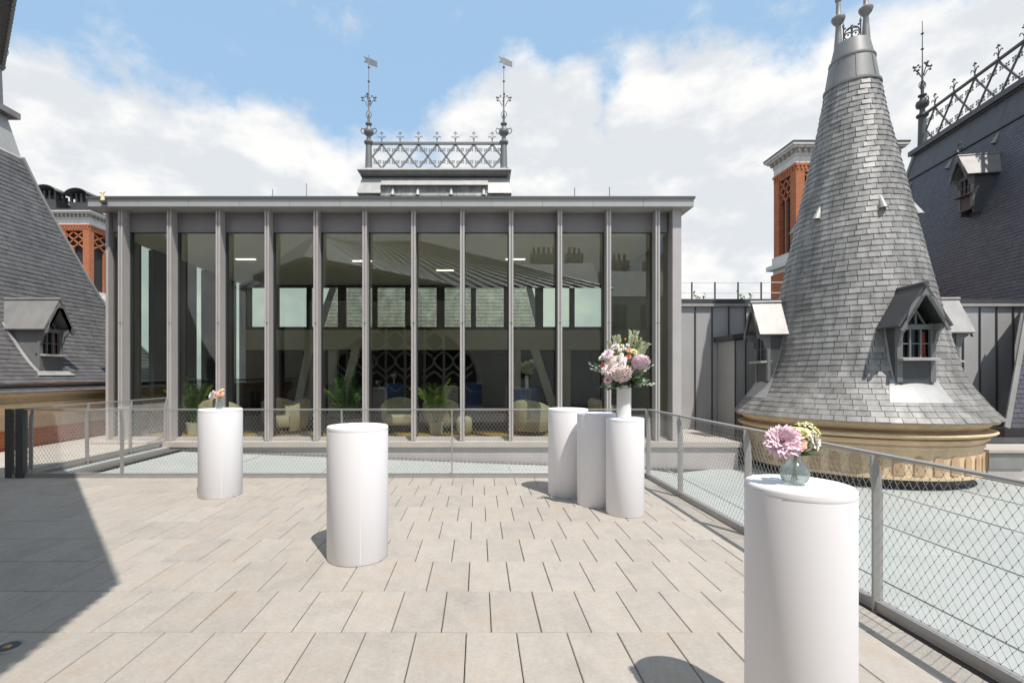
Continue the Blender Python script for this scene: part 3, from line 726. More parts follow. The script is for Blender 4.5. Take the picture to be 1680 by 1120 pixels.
def right_building():
    u = Vector((.19, 1, 0)).normalized(); iw = Vector((u.y, -u.x, 0))
    P = Vector((20.93, 23.4, 0)); prof = [(0,1.1),(.45,1.85),(1.04,2.95),(1.7,4.45),(3.97,10.80)]; kb = 3.97
    kt = kb+.28; O = P-iw*kt; ZT = 12.0
    t = thing('slate_roofed_building', (17, 18, 0), 'tall blue-black slate roof with iron cresting behind the round tower', 'building')
    slate_slope(t, O, u, iw, smooth_prof(prof, 3), lambda k: (-12-(kt-k)*.8, (kt-k)*.8), 'slate_blue', row=.135, wid=.25)
    W_ = lambda s, k, z: O+u*s+iw*k+Vector((0,0,z))
    for i in range(7):      # lead band under the cornice with joints
        s1 = .05-i*1.73; s0 = s1-1.72; e = .22 if i == 0 else 0
        MB().hexa([W_(s0,kb-.02,10.78),W_(s1+e,kb-.02,10.78),W_(s1+e,kb+.06,10.78),W_(s0,kb+.06,10.78),W_(s0,kt,ZT),W_(s1,kt,ZT),W_(s1,kt+.09,ZT),W_(s0,kt+.09,ZT)]).build('lead_band', 'lead_dark', t)
    MB().bar(W_(-12.2,kb-.05,10.78), W_(.3,kb-.05,10.78), .07, .07).build('lead_roll', 'lead_dark', t)
    MB().bar(W_(-12.2,kt+.33,ZT+.12), W_(.2,kt+.33,ZT+.12), 1.0, .22).bar(W_(-12.1,kt+.33,ZT), W_(.12,kt+.33,ZT), .8, .12).build('top_cornice', 'lead_dark', t)
    hp = [W_((kt-k)*.8, k, z) for k, z in smooth_prof(prof, 3)]
    MB().path(hp, .09, 6).path([hp[-1], W_(0, kt, ZT)], .09, 6).build('hip_roll', 'lead', t)
    m = MB(); vs = []
    for p in hp+[W_(0, kt, ZT)]: vs += [p, p+iw*11]
    m.add(vs, [(2*i, 2*i+1, 2*i+3, 2*i+2) for i in range(len(hp))]).build('far_slope', 'slate_blue', t)
    hn = [W_(-12-(kt-k)*.8, k, z) for k, z in smooth_prof(prof, 3)]+[W_(-12, kt, ZT)]
    MB().path(hn, .09, 6).build('hip_roll', 'lead', t)
    m = MB(); vs = []
    for p in hn: vs += [p, p+iw*11]
    m.add(vs, [(2*i, 2*i+1, 2*i+3, 2*i+2) for i in range(len(hn)-1)]).build('near_slope', 'slate_blue', t)
    MB().add([hn[-1], hn[-1]+iw*11, W_(0, kt+11, ZT), W_(0, kt, ZT)], [(0,1,2,3)]).build('flat_top', 'lead_dark', t)
    cresting(t, W_(-11.66, kt+.26, ZT+.23), W_(-.35, kt+.26, ZT+.23), 10, 1.58, 'iron', 1.45)
    corner_finial(t, W_(-.1, kt+.26, ZT+.23), 1.58, u, 6.1, 'iron', vane=False, s=1.22)
    dm, T = dormer(t, W_(-5.7, 2.45, 0), -iw, 7.65, back=1.5, s=1.15, roofm='lead', bodym='lead_dark', light=False, w=.56)
    f = MB(); fleur(f, T(0, .16, 1.66), u, 1.5); f.build('dormer_crest', 'iron', dm)
    lp = MB()
    for k in range(9): lp.bar(W_(-.9+k*.02,2.25+k*.078,6.25+k*.218)-iw*.09, W_(.6-k*.04,2.25+k*.078,6.25+k*.218)-iw*.09, .07, .06)
    lp.build('louvre', 'lead_dark', t)
    for s in (-.4, -2.9, -5.2, -7.5): nose_vent(t, W_(s, kb-.22, 10.2), -iw, 1.3, 'lead')
    MB().prism([W_(-12, .4, -.6), W_(2, .4, -.6), W_(2, 11, -.6), W_(-12, 11, -.6)], (0,0,2.3)).build('wall', 'stone_grey', t)
right_building()

def central_building():
    t = thing('slate_roofed_building', (-1.9, 21, 0), 'slate roof topped by iron lattice cresting and two weather vanes behind the glass pavilion', 'building')
    xl, xr_ = -4.55, .83
    prof = [(0,2.6),(.35,3.4),(2.0,8.5),(2.2,9.45)]
    O = Vector((0, 18.35, 0)); kt = 2.2
    ext = lambda k: (-4.75-(kt-k)*.62, 1.03+(kt-k)*.62)
    slate_slope(t, O, (1,0,0), (0,1,0), smooth_prof(prof, 3), ext, 'slate_tower', limit=0, row=.15, wid=.26)
    y0 = O.y+kt
    # lead flashing band, flat top cornice
    for x0, x1 in ((-4.98,-4.1),(-4.1,-1.87),(-1.87,.40),(.40,1.27)):
        b = 9.08 if (x0 < -4.5 or x1 > 1) else 9.42
        e0 = -.12 if x0 < -4.5 else 0; e1 = .12 if x1 > 1 else 0
        MB().hexa([(x0+e0,y0-.17,b),(x1+e1,y0-.17,b),(x1+e1,y0+.5,b),(x0+e0,y0+.5,b),(x0-e0*.4,y0+.13,9.84),(x1-e1*.4,y0+.13,9.84),(x1-e1*.4,y0+.5,9.84),(x0-e0*.4,y0+.5,9.84)]).build('lead_band', 'lead_light', t)
    MB().box(-4.94, 1.24, y0-.02, y0+3, 9.84, 9.91).build('cornice_shadow', 'lead_dark', t)
    MB().hexa([(-4.94,y0-.02,9.91),(1.24,y0-.02,9.91),(1.24,y0+3,9.91),(-4.94,y0+3,9.91),(-5.08,y0-.18,10.05),(1.38,y0-.18,10.05),(1.38,y0+3.1,10.05),(-5.08,y0+3.1,10.05)]).build('top_cornice', 'lead', t)
    MB().hexa([(-5.08,y0-.18,10.05),(1.38,y0-.18,10.05),(1.38,y0+3.1,10.05),(-5.08,y0+3.1,10.05),(-4.85,y0+.05,10.22),(1.15,y0+.05,10.22),(1.15,y0+2.9,10.22),(-4.85,y0+2.9,10.22)]).build('top_flashing', 'lead_light', t)
    yc = y0+.25
    cresting(t, (-4.52, yc, 10.22), (.98, yc, 10.22), 7, 1.12, 'iron_grey', 1.15)
    corner_finial(t, (-4.68, yc, 10.22), 1.15, (1,0,0), 4.9)
    corner_finial(t, (1.08, yc, 10.22), 1.15, (1,0,0), 4.9)
    for x in (-3.6, -2.55, -1.15, .22): nose_vent(t, Vector((x, y0-.10, 8.98)), (0,-1,0), 1.5)
    MB().box(-6.3, 2.6, 19.3, 26, -2, 2.7).build('wall', 'stone_grey', t)
    for sg, xx in ((-1, -4.9), (1, 1.15)):
        MB().add([(xx,y0,8.95),(xx+sg*1.5,18.4,2.6),(xx+sg*1.5,26,2.6),(xx,24,8.95)], [(0,1,2,3)]).build('side_slope', 'slate_grey', t)
central_building()

# ------------------------------------------------------------------ brick towers
def brick_tower(label, X0, X1, Y0, Y1, zt, zo, zs, vents=False):
    t = thing('brick_tower', ((X0+X1)/2, (Y0+Y1)/2, 0), label, 'brick tower', 'red brick towers behind the roofs')
    zc, zf, zk = zt-.42, zt-.80, zt-1.15        # cornice, frieze, corbel bottoms
    MB().box(X0-.3, X1+.3, Y0-.3, Y1+.3, zt-.06, zt).build('lead_cover', 'lead_dark', t)
    MB().box(X0-.28, X1+.28, Y0-.28, Y1+.28, zt-.15, zt-.063).box(X0-.20, X1+.20, Y0-.20, Y1+.20, zt-.23, zt-.153).box(X0-.03, X1+.03, Y0-.03, Y1+.03, zt-.5, zt-.233).build('cornice', 'stone_white', t)
    md = MB()
    n = max(4, int((X1-X0)/.22))
    for i in range(n):
        x = X0-.1+(X1-X0+.2)*(i+.5)/n; md.ball((x, Y0-.12, zt-.33), (.05,.09,.10), 6, 5)
    n = max(4, int((Y1-Y0)/.22))
    for i in range(n):
        y = Y0-.1+(Y1-Y0+.2)*(i+.5)/n
        for x in (X0-.12, X1+.12): md.ball((x, y, zt-.33), (.09,.05,.10), 6, 5)
    md.build('carved_modillions', 'stone_grey', t, kind='stuff')
    MB().box(X0, X1, Y0, Y1, zf, zt-.505).build('frieze', 'stone_white', t)
    MB().box(X0-.04, X1+.04, Y0-.04, Y1+.04, zf-.1, zf-.003).box(X0-.005, X1+.005, Y0-.005, Y1+.005, zk, zf-.103).build('corbel_band', 'brick', t)
    dn = MB()
    n = int((X1-X0)/.16)
    for i in range(n): dn.box(X0+(X1-X0)*(i+.25)/n, X0+(X1-X0)*(i+.75)/n, Y0-.035, Y0-.008, zf-.26, zf-.104)
    n = int((Y1-Y0)/.16)
    for i in range(n):
        for x in (X0-.035, X1+.008): dn.box(x, x+.027, Y0+(Y1-Y0)*(i+.25)/n, Y0+(Y1-Y0)*(i+.75)/n, zf-.26, zf-.104)
    dn.build('dentils', 'brick', t, kind='stuff')
    # pierced shaft: dark core, piers and lattice tracery
    MB().box(X0+.22, X1-.22, Y0+.22, Y1-.22, zo, zk).build('core', 'interior_dark', t)
    pr = .36
    for x in (X0, X1-pr):
        for y in (Y0, Y1-pr): MB().box(x, x+pr, y, y+pr, zo, zk).build('pier', 'brick', t)
    def face(a, b, inn):
        "openings between the corner piers of one face; a,b level end points"
        a = Vector(a); b = Vector(b); L_ = (b-a).length; d = (b-a)/L_; inn = Vector(inn); nb = max(1, round(L_/1.15)); w = L_/nb
        m = MB(); Zv = Vector((0,0,1)); c0 = inn*.09
        for i in range(nb+1):
            if 0 < i < nb: m.bar(a+d*(i*w)+c0+Zv*zo, a+d*(i*w)+c0+Zv*zk, .34, .17, inn)
        for i in range(nb):
            mid = a+d*((i+.5)*w)+c0; m.bar(mid+Zv*zo, mid+Zv*(zk-.85), .07, .10, inn)
            hw = w/2-.02
            for k in range(2):
                zb = zk-.95+k*.45
                m.bar(mid-d*hw+Zv*zb, mid+Zv*(zb+.45), .065, .09, inn); m.bar(mid+d*hw+Zv*zb, mid+Zv*(zb+.45), .065, .09, inn)
                m.bar(mid+Zv*zb, mid-d*hw+Zv*(zb+.45), .065, .09, inn); m.bar(mid+Zv*zb, mid+d*hw+Zv*(zb+.45), .065, .09, inn)
        m.build('tracery', 'brick', t)
    face((X0+pr,Y0,0), (X1-pr,Y0,0), (0,1,0)); face((X0,Y0+pr,0), (X0,Y1-pr,0), (1,0,0)); face((X1,Y0+pr,0), (X1,Y1-pr,0), (-1,0,0))
    MB().box(X0-.05, X1+.05, Y0-.05, Y1+.05, zo-.35, zo-.002).box(X0-.22, X1+.22, Y0-.22, Y1+.22, zo-.55, zo-.353).box(X0-.02, X1+.02, Y0-.02, Y1+.02, zo-zs, zo-.553).build('stone_ledge', 'stone_white', t)
    MB().box(X0-.08, X1+.08, Y0-.08, Y1+.08, -3, zo-zs-.003).build('base', 'brick', t)
    return t
brick_tower('red brick tower with white cornice peeping out behind the round slate tower', 13.02, 17.18, 20.0, 21.5, 10.97, 6.6, .75)
bt = brick_tower('red brick tower with white cornice and lead ventilators above the steep left slate roof', -26.4, -22.2, 27.8, 30.2, 10.85, 6.3, 1.0)
def ventilator(cx, cy, z, label):
    t = thing('roof_ventilator', (cx, cy, z), label, 'ventilator', 'lead ventilators on the brick tower')
    MB().box(cx-.5, cx+.5, cy-.6, cy+.6, z, z+.62).build('box', 'lead_dark', t)
    p = MB()
    for x in (-.46, -.15, .15, .46):
        for y in (-.56, 0, .56): p.box(cx+x-.05, cx+x+.05, cy+y-.05, cy+y+.05, z+.622, z+1.12)
    p.build('louvre_posts', 'lead_dark', t, kind='stuff')
    r = MB(); vs = []; n = 10
    for y in (-.85, .85):
        for k in range(n+1):
            a = math.pi*(.12+.76*k/n); vs.append((cx-.78*math.cos(a), cy+y, z+.80+.58*math.sin(a)))
    r.add(vs, [(k, k+1, n+2+k, n+1+k) for k in range(n)])
    o = r.build('barrel_roof', 'lead_dark', t, smooth=50); s = o.modifiers.new('s', 'SOLIDIFY'); s.thickness = .05
for cx, cy, lb in ((-24.6, 28.4, 'dark lead barrel-roofed ventilator half hidden by the steep slate roof on the brick tower'), (-23.2, 28.9, 'dark lead barrel-roofed ventilator on the brick tower nearest the pavilion roof'), (-25.6, 29.6, 'lead ventilator peeping out behind the other two on the brick tower')): ventilator(cx, cy, 10.86, lb)

# ------------------------------------------------------------------ glass pavilion
FX = [-7.791+1.0627*k for k in range(12)]
def pavilion():
    t = thing('glass_pavilion', (-2, 11, 0), 'single-storey glass pavilion with grey metal fins and flat overhanging roof', 'pavilion')
    YF, YG = 10.60, 10.90; ZT = 5.085; ZG = 4.66
    XA, XB = -8.22, 4.42
    # fins: grooved flange in front of a deep web
    f0 = None
    for x in FX:
        m = MB().box(x-.048, x-.012, YF, YF+.03, .06, ZT).box(x+.012, x+.048, YF, YF+.03, .06, ZT).box(x-.034, x+.034, YF+.028, YG+.02, .06, ZT)
        o = m.build('fin', 'fin_metal', t)
        MB().box(x-.049, x+.049, YF-.002, YF+.031, 2.62, 2.626).build('fin_joint', 'steel_dark', o)
        MB().box(x-.055, x+.055, YG-.045, YG+.06, .10, ZG).build('mullion', 'mullion_dark', o)
    edges = [XA+.06]+FX+[XB-.19]
    for a, b in zip(edges, edges[1:]):
        g = .06 if a in FX else .0; h = .06 if b in FX else .0
        MB().box(a+g, b-h, YG, YG+.012, .115, ZG).build('glass_pane', 'facade_glass', t)
        MB().box(a+.036, b-.036, YG-.06, YG+.05, ZG, ZT).build('transom_panel', 'transom', t)
        MB().box(a+.036, b-.036, YG-.05, YG+.05, .055, .115).box(a+.036, b-.036, YG-.13, YG-.055, .055, .085).build('window_sill', 'fin_metal', t)
    for k in range(6):       # white blind cassette shadows: slim rail below each transom
        pass
    MB().box(XA, XA+.06, YG-.15, YG+.05, .06, ZT).build('corner_post', 'fin_metal', t)
    MB().box(XB-.19, XB, YF+.02, YG+.3, .06, ZT).build('pier', 'fin_metal', t)
    # plinth ledge
    MB().box(XA-.1, 5.65, 10.46, 11.0, -.06, .05).box(XB+.02, 5.65, 11.003, 12.9, -.06, .05).build('ledge', 'concrete', t)
    MB().box(XA-.1, 5.6, 10.52, 11.0, -.75, -.063).build('plinth', 'fin_metal', t)
    # roof: fascia panels, soffit, top
    RX0, RX1, RY = -8.36, 4.61, 10.43
    n = 12; w = (RX1-RX0)/n
    for i in range(n): MB().box(RX0+i*w+.003, RX0+(i+1)*w-.003, RY, RY+.05, 5.09, 5.245).build('fascia_panel', 'fascia', t)
    MB().box(RX0-.02, RX1+.02, RY-.03, 17.6, 5.25, 5.30).build('roof_edge', 'fascia_top', t)
    MB().box(RX0, RX1, RY+.05, 17.5, 5.088, 5.246).build('roof_slab', 'fascia', t)
    MB().box(RX0+.02, RX1-.02, RY-.02, RY+.0, 5.247, 5.263).build('drip_edge', 'lead_light', t)
    for (x, z) in ((-4.73, 5.75), (-3.95, 5.88), (2.21, 5.78), (3.01, 5.80)): MB().path([(x, 11.2, 5.29), (x, 11.2, z)], .013, 5).build('lightning_rod', 'steel', t)
    # interior
    YB = 17.0
    MB().box(XA, XB, 10.96, 18.6, -.2, .02).build('floor', 'interior_floor', t)
    MB().box(XA+.02, XB-.02, 10.97, 17.3, 4.62, 4.76).build('ceiling', 'interior_white', t)
    MB().box(XA+.02, XB-.02, YB, YB+.18, 2.36, 3.05).build('gallery_beam', 'interior_beam', t)
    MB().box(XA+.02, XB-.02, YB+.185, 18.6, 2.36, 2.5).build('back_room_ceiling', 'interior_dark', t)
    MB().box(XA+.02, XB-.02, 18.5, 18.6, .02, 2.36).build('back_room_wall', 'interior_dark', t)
    # clerestory
    m = MB().box(XA+.02, XB-.02, YB+.02, YB+.14, 3.053, 3.16).box(XA+.02, XB-.02, YB+.02, YB+.14, 4.53, 4.618)
    m.build('clerestory_frame', 'mullion_dark', t)
    nb = 11; bw = (XB-XA)/nb
    for i in range(nb+1):
        x = XA+i*bw; wd = .09 if i % 3 else .14; MB().box(max(x-wd, XA+.02), min(x+wd, XB-.02), YB+.03, YB+.13, 3.163, 4.527).build('clerestory_mullion', 'mullion_dark', t)
        if i < nb: MB().box(x+.1, x+bw-.1, YB+.07, YB+.08, 3.163, 4.527).build('clerestory_pane', 'clear_glass', t)
    # side walls: left glazed with dark posts, right solid
    for i in range(6):
        y = 11.1+i*1.15; MB().box(XA+.0, XA+.12, y-.1, y+.62, .03, 4.6).build('side_post', 'mullion_dark', t)
        if i < 5: MB().box(XA+.05, XA+.062, y+.62, y+1.05, .05, 4.6).build('side_pane', 'clear_glass', t)
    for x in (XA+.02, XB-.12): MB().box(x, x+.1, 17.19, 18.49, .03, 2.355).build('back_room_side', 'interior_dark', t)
    MB().box(XB-.15, XB-.03, 11.25, 17.0, .03, 4.61).build('side_wall', 'zinc_wall', t)
    # slanted and upright columns
    for x0, x1 in ((-5.35,-5.0),(-1.05,-.6),(.8,1.15),(2.15,2.5)): pass
    for xb, xt, y in ((-6.24,-5.73,16.7),(-4.75,-4.15,16.7),(2.67,1.87,16.7)): MB().bar((xb, y, .02), (xt, y, 2.5), .26, .26, (0,1,0)).build('slanted_column', 'interior_white', t)
    for x, w_ in ((-6.15,.34),(-5.3,.3),(1.15,.34),(2.75,.5)): MB().box(x, x+w_, 17.2, 17.5, .02, 2.36).build('column', 'interior_white', t)
    for x, y in ((-6.3,13.2),(-3.2,13.4),(-1.0,14.6),(1.0,13.2)): MB().box(x-.26, x+.26, y-.05, y+.05, 4.60, 4.616).build('ceiling_light', 'lamp_lit', t)
    MB().box(-8.0, 4.1, 11.1, 12.3, .022, .03).build('carpet', 'carpet_gold', t)
    return t
pav = pavilion()

# ------------------------------------------------------------------ zinc wall behind the tower, annex, wall-top railing
def zinc_wall():
    t = thing('zinc_clad_wall', (9, 13, -.6), 'grey standing-seam zinc wall running behind the round tower', 'wall')
    Y = 12.98; x = 4.43; z1 = 3.30; w = .445; k = 0
    while x < 15.2:
        MB().box(x+.004, x+w-.004, Y, Y+.2, -.6, z1).build('zinc_panel', 'zinc_wall', t)
        MB().box(x-.012, x+.012, Y-.035, Y+.01, -.6, z1-.01).build('standing_seam', 'lead_dark', t)
        x += w
    MB().box(4.43, 15.3, Y-.08, Y+.5, z1+.003, z1+.07).build('coping_drip', 'lead_light', t)
    MB().box(4.43, 15.3, Y-.05, Y+.6, z1+.073, z1+.20).build('coping', 'lead_dark', t)
zinc_wall()
def annex():
    t = thing('zinc_annex', (6.6, 12.4, -.6), 'small dark zinc-clad annex tucked between zinc wall and tower dormer', 'annex')
    MB().box(6.35, 8.4, 12.1, 12.95, -.6, 2.35).build('body', 'zinc_wall', t)
    for x in (6.36, 6.62, 6.88, 7.14): MB().box(x-.01, x+.01, 12.07, 12.098, -.6, 2.34).build('standing_seam', 'lead_dark', t)
    MB().hexa([(6.25,12.0,2.353),(8.45,12.0,2.60),(8.45,12.96,2.60),(6.25,12.96,2.353),(6.25,12.0,2.48),(8.45,12.0,2.74),(8.45,12.96,2.74),(6.25,12.96,2.48)]).build('roof', 'lead_dark', t)
annex()
def wall_rail():
    t = thing('wire_guard_rail', (7, 15.5, 3), 'thin wire guard rail standing on the flat roof above the zinc wall', 'guard rail')
    m = 15.5
    for i in range(9): x = (1135-785)/800*m+i*.735; MB().box(x-.018, x+.018, m-.02, m+.02, 3.4, 4.43).build('post', 'steel_dark', t)
    for z in (4.42, 4.09): MB().path([(4.5, m, z), (12.8, m, z)], .012, 5).build('rail', 'steel', t)
    MB().box(4.43, 15, 13.6, 17.5, 3.2, 3.40).build('flat_roof', 'lead', t)
wall_rail()
def sprig(P, s, label):
    t = thing('roof_plant', P, label, 'plant', 'small plants growing behind the zinc wall coping'); P = Vector(P)
    st = MB(); lf = MB()
    for k in range(5):
        a = 2*math.pi*k/5+.4; e = Vector((math.cos(a), math.sin(a), 0)); tip = P+e*.14*s+Vector((0,0,(.22+.06*(k % 3))*s)); st.path([P, (P+tip)/2+Vector((0,0,.04)), tip], .006, 4)
        for q in range(5):
            c = P.lerp(tip, .4+.15*q); d = Vector((random.uniform(-1,1), random.uniform(-1,1), random.uniform(.0,1))).normalized(); r = d.cross(Vector((0,0,1))).normalized()
            lf.add([c, c+d*.05*s+r*.028*s, c+d*.10*s, c+d*.05*s-r*.028*s], [(0,1,2,3)])
    st.build('stem', 'stem', t); lf.build('leaves', 'palm_light', t)
sprig((1148/800*14-785/800*14, 14, 3.41), 1.2, 'small leafy plant behind the coping near the glass pavilion')
sprig((1222/800*14-785/800*14, 14, 3.41), 1.3, 'small leafy plant behind the coping near the tower dormer')

# low slate slope and lead-faced ledge to the right of the tower
def low_roof():
    t = thing('low_slate_roof', (14.2, 11.6, .2), 'low dark slate hip roof with lead edge to the right of the round tower', 'roof')
    a = Vector((12.35, 11.4, .25)); b = Vector((13.9, 12.3, 3.4)); c = Vector((18, 12.3, 3.4)); d = Vector((18, 11.4, .25))
    prof = [(0,.25),(.45,1.45),(.9,3.4)]
    slate_slope(t, (0,11.4,0), (1,0,0), (0,1,0), [(0,.25),(.9,3.4)], lambda k: (12.35+k*1.72, 15.0), 'slate_blue', limit=0)
    MB().bar(a, b, .10, .05, (-.3,-1,.2)).build('lead_hip', 'lead', t)
    MB().add([a, b, b+Vector((.6,.6,0)), a+Vector((1.6,1.4,0))], [(0,1,2,3)]).build('side_slope', 'slate_blue', t)
    MB().box(12.2, 15.05, 11.3, 12.9, -.6, .245).build('wall', 'black_lead', t)
low_roof()
def ledge():
    t = thing('stone_ledge', (12, 10.2, -.6), 'low stone ledge faced with grey lead beside the tower drum', 'ledge')
    MB().box(10.05, 16, 9.62, 11.2, -.62, -.04).build('lead_face', 'stone_grey', t)
    for i in range(4): MB().box(10.05+i*.72, 10.75+i*.72, 9.595, 9.617, -.36, -.06).build('lead_panel', 'lead', t)
    MB().box(10.0, 16, 9.55, 11.2, -.037, .02).build('coping_stone', 'concrete', t)
    MB().box(10.2, 16, 10.4, 11.2, .023, .06).build('dark_flashing', 'lead_dark', t)
ledge()

# ------------------------------------------------------------------ canopy overhead at the left and the hall behind the viewer
def canopy():
    t = thing('eave_canopy', (-4, 1, 0), 'grey metal roof eave jutting out high above the terrace beside the steep slate roof', 'eave')
    e = [(-5.70,5.85),(-4.50,4.74),(-1.14,1.06),(-.96,.15),(-.55,-2.9),(-8.8,-2.9),(-8.8,2.8)]
    m = MB(); n = len(e)
    m.prism([Vector((x, y, 5.2)) for x, y in e], (0,0,.10)).build('soffit', 'steel_dark', t)
    ap = Vector((-7.6, -1.2, 8.2)); r = MB()
    r.add([Vector((x, y, 5.36)) for x, y in e]+[ap], [(i, (i+1) % n, n) for i in range(n)]); r.build('zinc_roof', 'zinc_roof', t)
    MB().prism([Vector((x, y, 5.303)) for x, y in e], (0,0,.055)).build('roof_edge', 'lead', t)
    d = MB()
    for a, b in ((0, 1), (1, 2), (2, 3), (3, 4)):
        A = Vector((*e[a], 5.19)); B = Vector((*e[b], 5.19)); L_ = (B-A).length; q = (B-A)/L_; k = 0
        while k*.09 < L_: d.bar(A+q*(k*.09), A+q*(k*.09+.045), .03, .03); k += 1
    d.build('drip_holes', 'lead', t, kind='stuff')
    sm = MB()
    for i in range(n-1):
        A = Vector((*e[i], 5.37)); B = Vector((*e[i+1], 5.37)); k = int((B-A).length/.6)
        for j in range(1, k): sm.bar(A.lerp(B, j/k), A.lerp(B, j/k).lerp(ap, .95 if j % 2 else .6), .03, .05)
    sm.build('standing_seams', 'zinc_roof', t)
    for x, y in ((-7.6, 3.0), (-2.6, .3), (-8.2, -1.5)): MB().box(x-.09, x+.09, y-.09, y+.09, -.02, 5.2).build('column', 'steel_dark', t)
canopy()
def hall():
    t = thing('stone_hall', (-3.8, -4, 0), 'stone hall with great arched tracery window mirrored in the glass pavilion', 'hall')
    Y = -3.3; cx, rr, zs = -3.8, 4.0, 1.0
    w = MB()     # wall with an arched opening
    def arc(r, n=20): return [Vector((cx+r*math.cos(math.pi-math.pi*i/n), Y, zs+.82*r*math.sin(math.pi*i/n))) for i in range(n+1)]
    ar = arc(rr); top = 5.9
    for i in range(20):
        a, b = ar[i], ar[i+1]; w.hexa([a, b, b-Vector((0,.5,0)), a-Vector((0,.5,0)), Vector((a.x, Y, top)), Vector((b.x, Y, top)), Vector((b.x, Y-.5, top)), Vector((a.x, Y-.5, top))])
    w.box(-12, cx-rr, Y-.5, Y, -.05, top).box(cx+rr, 6.5, Y-.5, Y, -.05, top); w.build('wall', 'stone_white', t)
    MB().box(cx-rr, cx+rr, Y-.42, Y-.36, -.05, zs+.82*rr).build('window_glass', 'window_dark', t)
    m = MB(); 
    for r_ in (rr-.12,): m.path([p+Vector((0,-.05,0)) for p in arc(r_)], .17, 6)
    for k in range(-3, 4):
        x = cx+k*1.0; h = zs+.82*math.sqrt(max(0, rr**2-(k*1.0)**2)); m.path([(x, Y-.15, -.05), (x, Y-.15, h)], .07, 6)
    for row in range(3):
        for k in range(-4, 4):
            x = cx+k+.5; z = .6+row*1.05; off = .5 if row % 2 else 0
            pts = [Vector((x+off+.5*math.sin(math.pi*2*(i/8))*.95, Y-.15, z+1.05*i/8)) for i in range(9)]
            for sg in (-1, 1):
                q = [Vector((x+off+sg*.5*math.sin(math.pi*i/8), Y-.15, z+1.05*i/8)) for i in range(9)]
                if all((p.x-cx)**2+((p.z-zs)/.82)**2 < rr**2 or p.z < zs and abs(p.x-cx) < rr for p in q): m.path(q, .06, 5)
    m.build('tracery', 'stone_white', t)
    r = MB(); r.hexa([(-12.5,-3.0,5.9),(7,-3.0,5.9),(7,-14,5.9),(-12.5,-14,5.9),(-9,-7.5,9.5),(-3.5,-7.5,9.5),(-3.5,-9,9.5),(-9,-9,9.5)]); r.build('roof', 'zinc_roof', t)
    sm = MB()
    for k in range(30):
        x = -12+k*.64; xt = -9+5.5*(x+12.5)/19.5; sm.bar((x,-3.0,5.93), (xt,-7.5,9.52), .05, .06)
    sm.build('standing_seams', 'lead', t)
    g = MB()
    for k in range(12): x = -9+k*.5; g.path([(x,-7.6,9.5),(x,-7.6,10.3)], .02, 5)
    g.path([(-9,-7.6,10.3),(-3.5,-7.6,10.3)], .02, 5); g.build('ridge_rail', 'steel_dark', t)
hall()
def chimney_house(X0, X1, Y, zt, label, pots):
    t = thing('town_house', ((X0+X1)/2, Y, 0), label, 'house')
    MB().box(X0, X1, Y-8, Y, -12, zt-2.2).build('wall', 'roof_render', t)
    MB().hexa([(X0-.2,Y-8,zt-2.2),(X1+.2,Y-8,zt-2.2),(X1+.2,Y+.2,zt-2.2),(X0-.2,Y+.2,zt-2.2),(X0,Y-6,zt),(X1,Y-6,zt),(X1,Y-1.6,zt),(X0,Y-1.6,zt)]).build('mansard_roof', 'zinc_roof', t)
    for i in range(int((X1-X0)/2)):
        MB().box(X0+.6+i*2, X0+1.6+i*2, Y-.02, Y+.04, zt-4.6, zt-2.8).build('window', 'window_dark', t)
    for x, n in pots:
        c = MB().box(x, x+.4*n+.2, Y-3, Y-2.3, zt-1, zt+1.0).build('chimney', 'roof_render', t)
        for k in range(n): MB().lathe([(.12,zt+1.0),(.10,zt+1.5),(.13,zt+1.55)], (x+.3+.4*k, Y-2.65, 0), 8).build('chimney_pot', 'chimney_pot', c)
chimney_house(1, 9, -15, 10.2, 'rendered town house with clay chimney pots mirrored in the right panes', [(4.2, 5), (7, 3)])
chimney_house(9.3, 19, -14, 9.4, 'lower rendered town house mirrored at the end of the glass pavilion', [(10, 4), (13, 5)])

# ------------------------------------------------------------------ white display pedestals
def pedestal(X, Y, r, h, label, seam=None):
    b = .006
    m = MB(); n = 96
    m.lathe([(0,0),(r-.004,0),(r,.006),(r,h-b-.004),(r-.001,h-b),(r-b,h),(0,h+.0)], (X, Y, .0015), n)
    o = m.build('display_pedestal', 'white_cloth', None, smooth=35, loc=(X, Y, 0))
    tag(o, label, 'pedestal', 'white fabric covered display pedestals')
    MB().lathe([(r+.0006,h-.03),(r+.0012,h-.026),(r+.0012,h-.020),(r+.0006,h-.016)], (X, Y, .0015), n).build('hem', 'white_cloth', o, smooth=60)
    if seam is not None:
        e = Vector((math.cos(seam), math.sin(seam), 0)); MB().bar(Vector((X, Y, .01))+e*(r+.0003), Vector((X, Y, h-.02))+e*(r+.0003), .004, .003, e).build('seam', 'white_cloth', o)
    return o
pedestal(-3.22, 6.09, .25, 1.07, 'white pedestal carrying a tiny clear vase with pale pink flower', R(-60))
pedestal(-1.0, 4.04, .247, 1.076, 'empty white pedestal standing alone on the paving', R(-72))
pedestal(1.125, 6.13, .247, 1.07, 'empty white pedestal, tallest and furthest back of the group of three')
pedestal(1.37, 5.66, .221, 1.05, 'empty white pedestal in the middle of the group of three')
pedestal(1.585, 5.28, .20, 1.03, 'slim white pedestal carrying the tall white vase with large bouquet')
pedestal(1.257, 1.916, .187, 1.07, 'slim white pedestal carrying the round glass vase with pink dahlia by the railing')

